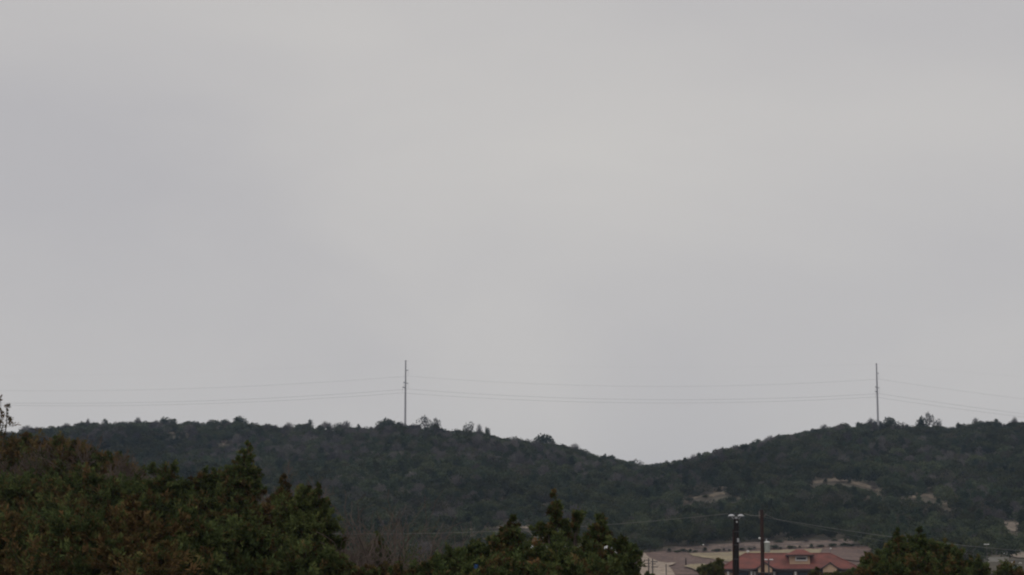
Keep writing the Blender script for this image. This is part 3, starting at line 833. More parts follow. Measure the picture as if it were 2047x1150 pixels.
mb = MB(); hip(mb, -W2, W2, 0, DEP, EZ, EZ + 3.15, -9.2, 8.7, 0.05); roof = mb.build('roof', M['roof'], house)
mb = MB()
mb.box(-W2 - 0.03, W2 + 0.03, -0.05, DEP + 0.05, EZ - 0.36, EZ - 0.055); mb.build('fascia', M['fascia'], house)
# ridge and hip caps
mb = MB()
mb.bar((-9.2, DEP / 2, EZ + 3.17), (8.7, DEP / 2, EZ + 3.17), 0.14, None, 6)
for sx, rx in ((-1, -9.2), (1, 8.7)):
    for yy in (0, DEP): mb.bar((sx * W2, yy, EZ + 0.03), (rx, DEP / 2, EZ + 3.17), 0.13, None, 6)
mb.build('ridge_cap', M['roof'], roof)
mb = MB(); mb.lathe([(0.10, 0), (0.10, 0.35), (0.32, 0.36), (0.28, 0.55), (0.05, 0.6)], 10, (-8.6, DEP / 2, EZ + 3.2)); mb.build('vent_cap', M['white'], roof)
# roof tower
mb = MB(); mb.box(-0.1, 4.1, 2.0, 6.4, EZ + 0.6, EZ + 2.75); mb.build('tower_wall', M['stucco'], house)
mb = MB(); hip(mb, -0.75, 4.95, 1.2, 7.0, EZ + 2.92, EZ + 4.0, 1.4, 3.0, 0.05); mb.build('tower_roof', M['roof'], house)
mb = MB(); mb.box(-0.78, 4.98, 1.17, 7.03, EZ + 2.62, EZ + 2.865); mb.build('tower_fascia', M['fascia'], house)
mb = MB(); mb.box(1.2, 3.4, 1.93, 1.998, EZ + 1.72, EZ + 2.5); lv = mb.build('louvre', M['fascia'], house)
mb = MB(); mb.box(1.05, 3.55, 1.86, 1.998, EZ + 2.33, EZ + 2.58); mb.box(1.05, 3.55, 1.86, 1.998, EZ + 1.58, EZ + 1.85)
mb.box(1.05, 1.3, 1.86, 1.998, EZ + 1.853, EZ + 2.327); mb.box(3.3, 3.55, 1.86, 1.998, EZ + 1.853, EZ + 2.327); mb.build('louvre_frame', M['trim'], lv)
for j in range(3):
    mb = MB(); mb.add([(1.3, 1.88, EZ + 1.88 + 0.14 * j), (3.3, 1.88, EZ + 1.88 + 0.14 * j), (3.3, 1.93, EZ + 1.96 + 0.14 * j), (1.3, 1.93, EZ + 1.96 + 0.14 * j)], [(0, 1, 2, 3)]); mb.build('slat', M['dark_metal'], lv)
# two front gables with bell-cast eaves
for gx_ in (-5.35, 8.0):
    prof = [(-2.75, -0.08), (-1.9, 0.10), (-1.0, 0.62), (0, 1.38), (1.0, 0.62), (1.9, 0.10), (2.75, -0.08)]
    V, Fc = [], []
    y0, y1 = -1.15, 3.4
    for (px, pz) in prof:
        for yy in (y0, y1):
            V.append((gx_ + px, yy, EZ + pz)); V.append((gx_ + px, yy, EZ + pz - 0.24))
    m_ = len(prof)
    for i in range(m_ - 1):
        a, b = i * 4, (i + 1) * 4
        Fc += [(a, b, b + 2, a + 2), (a + 1, a + 3, b + 3, b + 1), (a, a + 1, b + 1, b), (a + 2, b + 2, b + 3, a + 3)]
    Fc += [(0, 2, 3, 1), ((m_ - 1) * 4, (m_ - 1) * 4 + 1, (m_ - 1) * 4 + 3, (m_ - 1) * 4 + 2)]
    mb = MB(); mb.add(V, Fc); gr = mb.build('gable_roof', M['roof'], house)
    V2 = []
    for (px, pz) in prof:
        for yy, dz in ((y0 - 0.06, 0.03), (y0 - 0.003, 0.03)):
            V2.append((gx_ + px * 1.01, yy, EZ + pz + dz)); V2.append((gx_ + px * 1.01, yy, EZ + pz - 0.26))
    mb = MB(); mb.add(V2, Fc); mb.build('bargeboard', M['fascia'], gr)
    w = [(px, pz - 0.26) for (px, pz) in prof if abs(px) < 1.95]
    V3 = [(gx_ - 1.45, yy, EZ - 0.75) for yy in (-0.95, -0.55)] + [(gx_ + 1.45, yy, EZ - 0.75) for yy in (-0.95, -0.55)]
    V3 += [(gx_ + 1.45, yy, EZ + 0.05) for yy in (-0.95, -0.55)] + [(gx_, yy, EZ + 1.08) for yy in (-0.95, -0.55)] + [(gx_ - 1.45, yy, EZ + 0.05) for yy in (-0.95, -0.55)]
    mb = MB(); mb.add(V3, [(0, 2, 4, 6, 8), (9, 7, 5, 3, 1), (0, 1, 3, 2), (2, 3, 5, 4), (4, 5, 7, 6), (6, 7, 9, 8), (8, 9, 1, 0)]); mb.build('gable_wall', M['stucco'], house)
    mb = MB(); mb.box(gx_ - 1.6, gx_ + 1.6, -1.0, -0.5, EZ - 0.95, EZ - 0.755); mb.build('lintel', M['fascia'], house)
# porch beam, columns, windows
mb = MB(); mb.box(-W2 + 0.5, W2 - 0.5, 0.25, 0.65, EZ - 0.62, EZ - 0.363); mb.build('porch_beam', M['fascia'], house)
for px in (-13.0, -8.15, -7.45, -3.45, 0.95, 5.9, 10.2, 13.4):
    mb = MB(); mb.box(px - 0.16, px + 0.16, 0.29, 0.61, -0.3, EZ - 0.80); mb.box(px - 0.22, px + 0.22, 0.23, 0.67, EZ - 0.80, EZ - 0.623); mb.build('column', M['trim'], house)
for px, pw in ((-10.5, 3.6), (-5.4, 2.6), (-1.2, 3.4), (3.4, 3.6), (8.0, 2.6), (11.8, 1.8)):
    for z0, z1 in ((EZ - 2.9, EZ - 0.75), (0.3, 2.6)):
        mb = MB(); mb.box(px - pw / 2, px + pw / 2, 1.83, 1.897, z0, z1); w_ = mb.build('window', M['glass'], house)
        mb = MB()
        for q in (-0.5, -0.17, 0.17, 0.5): mb.box(px + q * pw - 0.04, px + q * pw + 0.04, 1.80, 1.828, z0, z1)
        mb.build('window_frame', M['fascia'], w_)
mb = MB(); mb.box(-W2 + 0.82, -W2 + 2.6, 1.2, 1.897, EZ - 6.5, EZ - 0.9); mb.build('side_wall', M['stucco'], house)

# ------------------------------------------------------------------ scrub along the foot of the soil bank
BUSH_AT = [(1338, 1105), (1352, 1106), (1366, 1105), (1380, 1106), (1391, 1105), (1409, 1104), (1431, 1105), (1447, 1103), (1458, 1104), (1482, 1101), (1499, 1100),
    (1508, 1099), (1532, 1100), (1546, 1098), (1561, 1099), (1583, 1098), (1599, 1096), (1622, 1096), (1641, 1095), (1666, 1094), (1689, 1093), (1702, 1093),
    (1413, 1094), (1476, 1090), (1556, 1087), (1612, 1086), (1668, 1083)]
rgz = np.random.default_rng(77)
SECT = [(1468, 'left of the black pole'), (1522, 'between the two wooden poles'), (1606, 'between brown pole and roof tower'), (9999, 'right of the roof tower')]
bsets = {}
for j, (a, b) in enumerate(BUSH_AT):
    bsets.setdefault('on the face of the soil bank' if j >= 22 else 'below the soil bank ' + next(q for l_, q in SECT if a < l_), []).append((a, b, j))
bsets['in the long rocky road cut'] = [(u_, v_, 3 * q + 2) for q, (u_, v_) in enumerate([(1650, 966), (1698, 967), (1748, 982)])]
bsets['in the tan strip on the right hill'] = [(u_, v_, 3 * q + 1) for q, (u_, v_) in enumerate([(1377, 1004), (1412, 996), (1437, 985), (1456, 988)])]
for place, items in bsets.items():
    for k_, (a, b, j) in enumerate(sorted(items)):
        p = hit(a, b)[0]
        s = (0.22 + 0.2 * rgz.random()) * (1.5 if ' in ' in ' ' + place[:3] else 1.0)
        kd = ['oak', 'juniper', 'bare'][int(rgz.random() * 2.6)]
        hill_tree('bush', KIND_IDX[kd][j % 3], (p[0], p[1], p[2] - 0.05), (s * 1.25, s * 0.75), j * 1.7, np.array(base[kd]) * (0.9 + 0.5 * rgz.random()),
                  ORD[k_] + (' from left among bushes ' if k_ else ' of the bushes ') + place, 'bush', 'bushes ' + place)

# ------------------------------------------------------------------ white shed glimpsed behind the middle trees
sp = at(1150, 1113, 520)
shed = empty('metal_shed', (sp[0], 520, float(H(sp[0], 520))), 'white metal shed glimpsed through gaps in the middle junipers', 'shed')
zt = at(1150, 1092.5, 520)[2] - float(H(sp[0], 520))
mb = MB(); mb.box(-12.4, 11.6, 0, 5, -0.6, zt - 0.6); mb.build('wall', M['shed'], shed)
mb = MB(); mb.add([(-12.7, -0.3, zt - 0.6), (11.9, -0.3, zt - 0.6), (11.9, 2.5, zt + 0.2), (-12.7, 2.5, zt + 0.2), (11.9, 5.3, zt - 0.6), (-12.7, 5.3, zt - 0.6)],
    [(0, 1, 2, 3), (3, 2, 4, 5), (0, 3, 5), (1, 4, 2), (0, 5, 4, 1)]); mb.build('roof', M['shedroof'], shed)
mb = MB(); mb.box(-1.4, 1.4, -0.06, -0.003, -0.3, zt - 1.1); mb.build('door', M['steel'], shed)

# pale wall, white box and stones at the right edge
wp = at(1992, 1121, 515)
wg = float(H(wp[0], 515))
wl = empty('retaining_wall', (wp[0], 515, wg), 'pale concrete wall at the right edge of the valley', 'wall')
zt = at(1992, 1113.5, 515)[2] - wg
mb = MB(); mb.box(-3.2, 3.2, 0, 0.5, -1.2, zt - 0.16); mb.build('panel', M['wallpale'], wl)
mb = MB(); mb.box(-3.3, 3.3, -0.06, 0.56, zt - 0.157, zt); mb.build('coping', M['wallpale'], wl)
bp_ = at(2010, 1110, 560); bg_ = float(H(bp_[0], 560))
bx = empty('equipment_box', (bp_[0], 560, bg_), 'small square white box standing above the pale wall', 'box')
zt = at(2010, 1101.5, 560)[2] - bg_
mb = MB(); mb.box(-0.62, 0.62, 0, 0.9, zt - 1.15, zt - 0.08); mb.build('cabinet', M['white'], bx)
mb = MB(); mb.box(-0.68, 0.68, -0.06, 0.96, zt - 0.077, zt); mb.build('lid', M['white'], bx)
mb = MB(); mb.box(-0.16, 0.16, -0.02, -0.003, zt - 0.75, zt - 0.45); mb.build('vent', M['can'], bx)
mb = MB(); mb.box(-0.12, 0.12, 0.3, 0.6, -0.4, zt - 1.153); mb.build('post', M['grey_wood'], bx)
def boulder(u_, v_, y, w, h, label, seed):
    if y is None:
        p = hit(u_, v_)[0]
    else:
        p = at(u_, v_, y)
    rg = np.random.default_rng(seed)
    import bmesh
    bm = bmesh.new(); bmesh.ops.create_icosphere(bm, subdivisions=2, radius=0.5)
    for v in bm.verts:
        f = 0.8 + 0.35 * rg.random()
        v.co = Vector((v.co.x * w * f, v.co.y * w * f, v.co.z * h * f))
    me = bpy.data.meshes.new('boulder'); bm.to_mesh(me); bm.free(); me.materials.append(M['stone'])
    o = link('boulder', me, None, (p[0], p[1], float(H(p[0], p[1])) + h * 0.2))
    tag(o, label, 'rock')
boulder(2013, 1067, None, 1.2, 1.0, 'pale stone just below the bright limestone cut', 1)
boulder(2022, 1126, None, 1.0, 0.7, 'left pale stone in the brush below the tan bank', 2)
boulder(2040, 1127, None, 0.9, 0.55, 'right pale stone in the brush below the tan bank', 3)
boulder(2034, 1133, None, 0.7, 0.5, 'lowest pale stone in the brush at the right edge', 4)

# ------------------------------------------------------------------ wooden utility poles
y1_ = 110.0
pt = at(1471.5, 1037.5, y1_); pg = float(H(pt[0], y1_))
px1 = empty('utility_pole', (pt[0], y1_, pg), 'thick black wooden pole topped by two white insulators', 'utility pole', rz=0)
h = pt[2] - pg
sc1 = y1_ / F / 1.0            # metres per photo pixel here
lean = -0.045
mb = MB()
for j in range(10):
    a, b = j / 10, (j + 1) / 10
    mb.bar((lean * 10 * (1 - a) * 0.25, 0, a * h - (0.4 if j == 0 else 0)), (lean * 10 * (1 - b) * 0.25, 0, b * h + 0.002), 0.205 - 0.06 * a, 0.205 - 0.06 * b, 14)
mb.build('shaft', M['pole_dark'], px1)
# conduit riser strapped to the left side and dark kicker on the right
mb = MB()
z0 = h - 0.62
for j in range(8):
    zb0, zb1 = z0 * j / 8, z0 * (j + 1) / 8
    def lx(z): return lean * 10 * (1 - z / h) * 0.25 - (0.205 - 0.06 * z / h) - 0.02
    mb.bar((lx(zb0), -0.03, zb0), (lx(zb1), -0.03, zb1 + 0.001), 0.045, None, 8)
mb.build('conduit', M['pole_red'], px1)
for zz in (h - 0.75, h - 1.5, h - 2.3):
    mb = MB(); mb.lathe([(0.165, 0), (0.165, 0.05)], 14, (lean * 10 * (1 - zz / h) * 0.25, 0, zz)); mb.build('strap', M['dark_metal'], px1)
mb = MB(); mb.box(0.02, 0.13, -0.18, -0.13, h - 1.32, h - 1.1); mb.build('tag_plate', M['steel'], px1)
mb = MB(); mb.box(-0.02, 0.06, -0.17, -0.13, h - 0.22, h - 0.13); mb.build('tag_plate', M['insul'], px1)
# V bracket, cross piece, two white bell insulators
mb = MB()
mb.bar((0, 0, h - 0.02), (0, 0, h + 0.12), 0.09, 0.07, 8)
mb.bar((-0.1, 0, h - 0.05), (-0.27, 0, h + 0.13), 0.022); mb.bar((0.1, 0, h - 0.05), (0.27, 0, h + 0.13), 0.022)
mb.build('bracket', M['steel'], px1)
mb = MB(); mb.box(-0.45, 0.45, -0.03, 0.03, h + 0.262, h + 0.31); mb.build('crossarm', M['dark_metal'], px1)
for sx in (-1, 1):
    mb = MB(); mb.lathe([(0.10, 0.14), (0.18, 0.145), (0.19, 0.17), (0.15, 0.215), (0.08, 0.262)], 16, (sx * 0.265, 0, h)); mb.build('insulator', M['insul'], px1)
def world1(x, z): return np.array([pt[0] + x, y1_, pg + z])

y2_ = 140.0
q2 = at(1522.5, 1019, y2_); qg = float(H(q2[0], y2_)); h2 = q2[2] - qg
px2 = empty('utility_pole', (q2[0], y2_, qg), 'slimmer red brown wooden pole carrying a grey transformer can', 'utility pole')
mb = MB(); mb.lathe([(0.165, -0.4), (0.15, h2 * 0.5), (0.125, h2 - 0.03), (0.09, h2)], 14); mb.build('shaft', M['pole_red'], px2)
zc = at(1530, 1094, y2_)[2] - qg
mb = MB(); mb.lathe([(0.19, 0.0), (0.21, 0.03), (0.21, 0.66), (0.22, 0.67)], 16, (0.34, -0.05, zc - 0.36)); can = mb.build('transformer', M['can'], px2)
mb = MB(); mb.lathe([(0.235, 0.675), (0.235, 0.72), (0.10, 0.79)], 16, (0.34, -0.05, zc - 0.36)); mb.build('lid', M['white'], can)
mb = MB(); mb.lathe([(0.03, 0.80), (0.05, 0.84), (0.03, 0.95)], 8, (0.30, -0.05, zc - 0.36)); mb.build('bushing', M['insul'], can)
mb = MB(); mb.box(0.08, 0.16, -0.1, 0.06, zc - 0.2, zc + 0.15); mb.build('mount', M['dark_metal'], can)
zi = at(1517, 1077, y2_)[2] - qg
mb = MB(); mb.bar((-0.1, -0.05, zi - 0.08), (-0.2, -0.07, zi), 0.02); mb.lathe([(0.05, -0.05), (0.09, 0), (0.085, 0.06), (0.03, 0.1)], 10, (-0.2, -0.07, zi)); mb.build('insulator', M['white'], px2)
mb = MB(); mb.box(-0.21, -0.12, -0.05, 0.05, h2 - 0.62, h2 - 0.12); mb.build('arrester', M['grey_wood'], px2)
mb = MB(); mb.bar((-0.12, 0, h2 - 0.5), (0.26, -0.02, h2 - 0.45), 0.025); mb.lathe([(0.05, 0), (0.06, 0.1), (0.03, 0.16)], 8, (0.26, -0.02, h2 - 0.46)); mb.build('wire_bracket', M['grey_wood'], px2)
w_l = world1(-0.45, h + 0.30)
wire('power_line', wire_path([at(470, 1062, 118), at(690, 1067.5, 116), w_l], [0.05, 0.32], 30), 0.010, M['wire'], 'pale cable sagging from the black pole into the left trees', 'cables on the wooden poles')
a2 = np.array([q2[0] - 0.1, y2_, qg + h2 - 0.42])
wire('power_line', wire_path([world1(0.45, h + 0.3), a2], [0.06]), 0.013, M['wire'], 'short cable between the black pole and the red brown pole', 'cables on the wooden poles')
b2 = np.array([q2[0] + 0.26, y2_, qg + h2 - 0.32])
wire('power_line', wire_path([b2, at(1552, 1038, 141), at(2500, 1108, 190)], [0.02, 1.15]), 0.0135, M['wire'], 'pale cable running right from the red brown pole across the hill', 'cables on the wooden poles')
wire('power_line', wire_path([np.array([q2[0] + 0.1, y2_, qg + h2 - 0.5]), at(1552, 1038.5, 141.3), at(2500, 1126, 190)], [0.02, 1.55]), 0.007, M['wire'], 'fainter lower cable running right behind the right juniper', 'cables on the wooden poles')
wire('service_cable', wire_path([world1(0.05, at(1476, 1137, y1_)[2] - pg), at(1551, 1147, 150)], [0.05]), 0.012, M['wire_dark'], 'low thin cable from the black pole toward the lamp', None)

# distant poles by the road
def road_pole(u_, v_top, y, w, arms, label, group=None, material='grey_wood'):
    t = at(u_, v_top, y); g = float(H(t[0], y)); hh = t[2] - g
    e = empty('utility_pole', (t[0], y, g), label, 'utility pole', group)
    mb = MB(); mb.lathe([(w * 0.6, -0.3), (w * 0.42, hh)], 8); mb.build('shaft', M[material], e)
    for (va, l0, l1) in arms:
        z = at(u_, va, y)[2] - g
        mb = MB(); mb.box(l0, l1, -w * 0.5 - 0.12, -w * 0.5 + 0.02, z - 0.07, z + 0.07); mb.build('crossarm', M[material], e)
    return e
road_pole(1296.5, 1116, 350, 0.26, [(1120, -0.9, 0.3), (1126.5, -0.8, 0.4), (1132.5, -0.9, 0.2)], 'left pole of the grey pair with crossarms by the pale road')
road_pole(1304.5, 1117, 352, 0.26, [(1123, -0.4, 0.9), (1127.5, -0.2, 0.6), (1133.5, -0.3, 1.0)], 'right pole of the grey pair with crossarms by the pale road')
road_pole(1331.5, 1128, 360, 0.22, [], 'single plain grey post standing on the pale road')
pgr = hit(1371, 1131)[0]
road_pole(1371, 1116, pgr[1], 0.3, [], 'dark post standing on the bare red brown slope', material='pole_dark')
# lamps
def lamp(u_, v_head, y, label, heads=1, w=0.2, headw=0.55, material='dark_metal'):
    t = at(u_, v_head, y); g = float(H(t[0], y)); hh = t[2] - g
    e = empty('street_lamp', (t[0], y, g), label, 'street lamp')
    mb = MB(); mb.lathe([(w * 0.6, -0.3), (w * 0.4, hh - 0.25)], 8); mb.build('pole', M[material], e)
    if heads == 2:
        mb = MB(); mb.bar((-headw, 0, hh - 0.1), (headw, 0, hh - 0.05), 0.04); mb.bar((0, 0, hh - 0.3), (0, 0, hh - 0.05), 0.05); mb.build('arm', M[material], e)
        for s in (-1, 1):
            mb = MB(); mb.add([(s * headw - 0.3, -0.15, hh), (s * headw + 0.3, -0.15, hh), (s * headw + 0.3, 0.15, hh), (s * headw - 0.3, 0.15, hh),
                (s * headw - 0.22, -0.1, hh + 0.14), (s * headw + 0.22, -0.1, hh + 0.14), (s * headw + 0.22, 0.1, hh + 0.14), (s * headw - 0.22, 0.1, hh + 0.14)],
                [(3, 2, 1, 0), (4, 5, 6, 7), (0, 1, 5, 4), (1, 2, 6, 5), (2, 3, 7, 6), (3, 0, 4, 7)]); mb.build('lamp_head', M['white'], e)
    else:
        mb = MB(); mb.bar((0, 0, hh - 0.3), (0.2, 0, hh - 0.02), 0.04); mb.build('arm', M[material], e)
        mb = MB(); mb.lathe([(headw * 0.5, 0), (headw * 0.5, 0.08), (headw * 0.3, 0.25)], 10, (0.1, 0, hh)); mb.build('lamp_head', M['white'], e)
lamp(1536.5, 1119.5, 300, 'dark twin headed lamp standing in front of the red roof', 2, 0.26, 0.42)
lamp(1660, 1097.5, 520, 'lone lamp with a bright head above the brown embankment', 1, 0.16, 0.5, 'grey_wood')
lamp(1405, 1090, 560, 'lone lamp with a white head against the soil bank', 1, 0.14, 0.5, 'grey_wood')
lamp(1972, 1089, 420, 'white headed lamp over the dark brush near the right edge', 2, 0.09, 0.3, 'grey_wood')
lamp(1266, 1097.5, 450, 'white twin lamp beside the outer tip of the middle trees', 2, 0.14, 0.3, 'grey_wood')

# ------------------------------------------------------------------ foreground trees
def fg_juniper(u_, y, tips, label, brown=0.2, dens=1.0, leaf=1.0, gaps=(), seed=None, green=None, name='juniper_tree', group=None, spr_n=12, sub_n=6):
    """tips: (u, v, width_px[, dy]) of every pointed top, (u, v, width_px, dy, roundness) of every rounded lobe"""
    x = at(u_, 1100, y)[0]; g = float(H(x, y))
    O = np.array([x, y, g]); sp_, lb_ = [], []
    for t in tips:
        dy = t[3] if len(t) > 3 else 0.0
        px = (y + dy) / F
        if len(t) > 4:
            rx = 0.5 * t[2] * px; rz = rx * 1.5 * t[4]
            lb_.append((at(t[0], t[1], y + dy) - O - np.array([0, 0, rz * 0.98]), rx * 0.76, rz * 0.78))
        else:
            tip = at(t[0], t[1], y + dy) - O
            sp_.append((np.array([tip[0] * 0.6, tip[1] * 0.75, 0.0]), tip, 0.5 * t[2] * px, max(0.55 * t[2], 45) * px, max(130, 0.9 * t[2]) * px))
    e = empty(name, (x, y, g), label, 'tree', group)
    gp = [(at(a, b, y) - O, unit(at(a, b, y)), r) for a, b, r in gaps]
    (V, Q, T), (TV, TQ) = juniper(int(u_ * 7 + y) if seed is None else seed, sp_, lb_, brown, dens, leaf, gp, green=green, spr_n=spr_n, sub_n=sub_n)
    link('crown', mesh_np('crown', V, Q, M['leaf'], tint=T), e)
    link('trunk', mesh_np('trunk', TV, TQ, M['bark']), e)
    return e
def fg_bare(u_, v_top, y, spread, label, stems=3, seed=1, depth=5, r0=0.05, group=None, clumps=0, sx=1.0):
    t = at(u_, v_top, y); g = float(H(t[0], y))
    A, B, ra, rb, ends = bare_tree(seed, t[2] - g, spread, stems, depth, 0.6, r0)
    A[:, :2] *= sx; B[:, :2] *= sx
    e = empty('bare_tree', (t[0], y, g), label, 'tree', group)
    big = ra > 0.016
    V, Q = segs_mesh(A[big], B[big], ra[big], rb[big], 6); link('trunk', mesh_np('trunk', V, Q, M['bark']), e)
    V, Q = segs_mesh(A[~big], B[~big], ra[~big], rb[~big], 3); o = link('twigs', mesh_np('twigs', V, Q, M['twig']), e); o['kind'] = 'stuff'
    if clumps:
        rg = np.random.default_rng(seed + 50)
        E = B[rg.choice(len(B), clumps)]
        P = np.repeat(E, 26, 0) + 0.09 * rg.normal(size=(clumps * 26, 3)); D = unit(rg.normal(size=P.shape) + np.array([0, 0, 0.5]))
        V, Q = sprays(rg, P, D, 0.1 + 0.08 * rg.random(len(P)), 0.04 + 0 * P[:, 0])
        c = np.broadcast_to(np.array([0.075, 0.055, 0.045]), (len(V), 3)) * (0.7 + 0.6 * np.repeat(rg.random(len(P)), 4))[:, None]
        link('crown', mesh_np('crown', V, Q, M['leaf'], tint=c), e)
    return e

HOLES = [(1208, 1098, 0.077), (1215, 1094, 0.063), (1223, 1098, 0.063), (1198, 1101, 0.049), (1150, 1106, 0.063), (1133, 1099, 0.056), (1063, 1097, 0.070), (1170, 1106, 0.042), (1236, 1109, 0.042), (952, 1133, 0.112)]
# left edge: thin tree against the sky
fg_juniper(-8, 88, [(1, 796, 50), (13, 808, 26), (-22, 815, 50)], 'thin nearly leafless tree at the left edge rising against the sky', 0.6, 0.34, 1.0, green=(0.06, 0.06, 0.04), name='thin_tree', sub_n=4, spr_n=8)
# brown hazy mass behind
fg_juniper(10, 98, [(-60, 884, 160, 0, .5), (-10, 877, 150, 0, .5), (40, 876, 140, 0, .5), (85, 880, 130, 0.5, .5), (-40, 915, 200, -1, .5), (30, 908, 190, -1, .5), (90, 912, 160, -1, .5), (56, 864, 30)], 'brown hazy tree mass at the far left under the thin bare tree', 0.7, 0.72, 1.4)
fg_juniper(140, 94, [(120, 882, 120, 0, .5), (160, 892, 120, 0, .5), (195, 904, 110, 0, .5), (130, 915, 190, -1, .5), (185, 930, 150, -1, .5), (150, 882, 40)], 'brown bushy juniper in the back row sloping down from the left edge', 0.65, 0.72, 1.4)
fg_juniper(232, 90, [(225, 914, 100, 0, .5), (258, 933, 90, 0, .5), (235, 945, 160, -1, .5), (238, 912, 50)], 'dark brown green juniper at the lower end of the sloping back row', 0.45, 0.72, 1.35)
fg_bare(95, 866, 92, 0.8, 'leafless twiggy tree rising through the brown mass at the far left', 3, 31, 5, 0.045)
fg_bare(215, 890, 86, 0.8, 'leafless twiggy tree rising through the lower end of the brown row', 3, 32, 5, 0.04)
# middle row
fg_juniper(60, 74, [(40, 955, 160, 0, .5), (95, 960, 150, 0, .5), (-20, 960, 160, 0, .5), (5, 1000, 200, -1, .5), (80, 1005, 200, -1, .5), (60, 945, 60)], 'dark juniper at the far left below the brown mass', 0.35, 1.0, 1.1)
fg_juniper(205, 72, [(165, 945, 150, 0, .5), (225, 955, 140, 0, .5), (150, 990, 190, -1, .5), (215, 1000, 180, -1, .5), (195, 938, 60)], 'broad dark juniper in the middle of the left thicket', 0.3, 1.0, 1.1)
fg_juniper(325, 70, [(306, 931, 44), (347, 923, 36), (325, 948, 110, 0, .5), (282, 958, 100, 0, .5), (368, 968, 90, 0, .5), (310, 990, 170, -1, .5), (362, 1010, 150, -1, .5)], 'twin tipped green juniper in the left thicket', 0.18, 1.0, 1.05)
fg_juniper(420, 70, [(405, 946, 90, 0, .5), (440, 937, 80, 0, .5), (385, 970, 110, 0, .5), (430, 985, 170, -0.6, .5), (415, 938, 36)], 'rounded green juniper just left of the tall spire', 0.2, 1.0, 1.05)
fg_juniper(492, 68, [(495, 890, 40), (476, 918, 56), (510, 934, 46), (490, 930, 66, 0, .5), (470, 945, 90, 0, .5), (503, 958, 80, 0, .5), (490, 1000, 130, -0.5, .5)], 'tallest pointed juniper of the left thicket', 0.3, 1.05, 1.0)
fg_juniper(612, 64, [(613, 960, 40), (638, 976, 40), (655, 1002, 34), (612, 978, 80, 0, .5), (640, 1000, 70, 0, .5), (585, 1000, 100, 0, .5), (620, 1025, 130, -0.5, .5), (660, 1036, 60, 0, .5), (672, 1070, 60, 0, .5), (600, 1070, 150, -0.5, .5)], 'bright green pointed juniper at the right end of the left thicket', 0.12, 1.1, 1.0, green=(0.098, 0.124, 0.044))
fg_juniper(560, 67, [(568, 950, 34), (556, 984, 70, 0, .5), (540, 1004, 80, 0, .5), (560, 1025, 110, 0, .5)], 'narrow brown tipped juniper between the tall spire and the bright green one', 0.75, 1.0, 1.0)
# front row
fg_juniper(40, 54, [(20, 1040, 200, 0, .5), (80, 1050, 180, 0, .5), (-30, 1030, 180, 0, .5), (50, 1090, 230, -1, .5), (35, 1030, 60)], 'rust tinged juniper filling the bottom left corner', 0.55, 1.0, 1.0)
fg_juniper(170, 52, [(150, 1030, 170, 0, .5), (205, 1042, 160, 0, .5), (130, 1085, 190, -0.6, .5), (190, 1100, 190, -0.6, .5), (165, 1020, 60)], 'dark green juniper in the front row beside the corner one', 0.3, 1.0, 1.0)
fg_juniper(282, 50, [(262, 1015, 110, 0, .5), (300, 1032, 130, 0, .5), (255, 1060, 180, -0.6, .5), (310, 1085, 160, -0.6, .5), (268, 1003, 60)], 'orange brown juniper in the front of the left thicket', 0.72, 1.0, 1.0)
fg_juniper(392, 52, [(380, 1030, 140, 0, .5), (422, 1045, 130, 0, .5), (350, 1065, 150, 0, .5), (400, 1085, 190, -0.6, .5), (385, 1018, 60)], 'deep green juniper in the front row below the twin tipped one', 0.15, 1.0, 1.0)
fg_juniper(500, 54, [(490, 1035, 140, 0, .5), (530, 1052, 120, 0, .5), (460, 1062, 140, 0, .5), (510, 1095, 200, -0.6, .5), (496, 1024, 60)], 'grey green juniper in the front row below the tall spire', 0.25, 1.0, 1.0)
fg_juniper(625, 52, [(600, 1085, 140, 0, .5), (645, 1096, 120, 0, .5), (678, 1112, 70, 0, .5), (620, 1120, 180, 0, .5)], 'low green juniper in front of the bright green pointed one', 0.2, 1.0, 1.0)
fg_juniper(325, 44, [(330, 1092, 150), (300, 1105, 140)], 'small rusty juniper at the bottom edge of the left thicket', 0.85, 1.0, 0.9)
# leafless thicket
fg_bare(535, 925, 76, 0.8, 'faint leafless tree behind the tall spire of the left thicket', 3, 41, 5, 0.035)
fg_bare(722, 982, 66, 0.9, 'leafless reddish tree beside the left thicket', 7, 42, 3, 0.085)
fg_bare(770, 975, 64, 0.95, 'widest leafless reddish tree in the gap between the thickets', 7, 43, 3, 0.085)
fg_bare(744, 990, 70, 0.9, 'leafless reddish tree between the two tallest bare ones', 7, 61, 3, 0.085)
fg_bare(832, 1005, 70, 0.9, 'slender leafless tree behind the short bare one', 6, 62, 3, 0.08)
fg_bare(695, 1010, 70, 0.9, 'leafless tree touching the right end of the left thicket', 6, 63, 3, 0.08)
fg_bare(812, 1012, 66, 0.9, 'leafless reddish tree right of the widest bare one', 7, 44, 3, 0.085)
fg_bare(848, 1040, 68, 0.9, 'short leafless tree against the left side of the middle junipers', 7, 45, 3, 0.085)
fg_juniper(755, 70, [(752, 1068, 50), (765, 1100, 90)], 'small green juniper standing among the leafless trees', 0.15, 1.0, 1.0)
fg_juniper(720, 60, [(700, 1124, 90, 0, .5), (745, 1132, 90, 0, .5), (792, 1130, 90, 0, .5), (835, 1134, 80, 0, .5)], 'low brush at the bottom edge under the leafless trees', 0.5, 1.0, 1.0, name='bush')
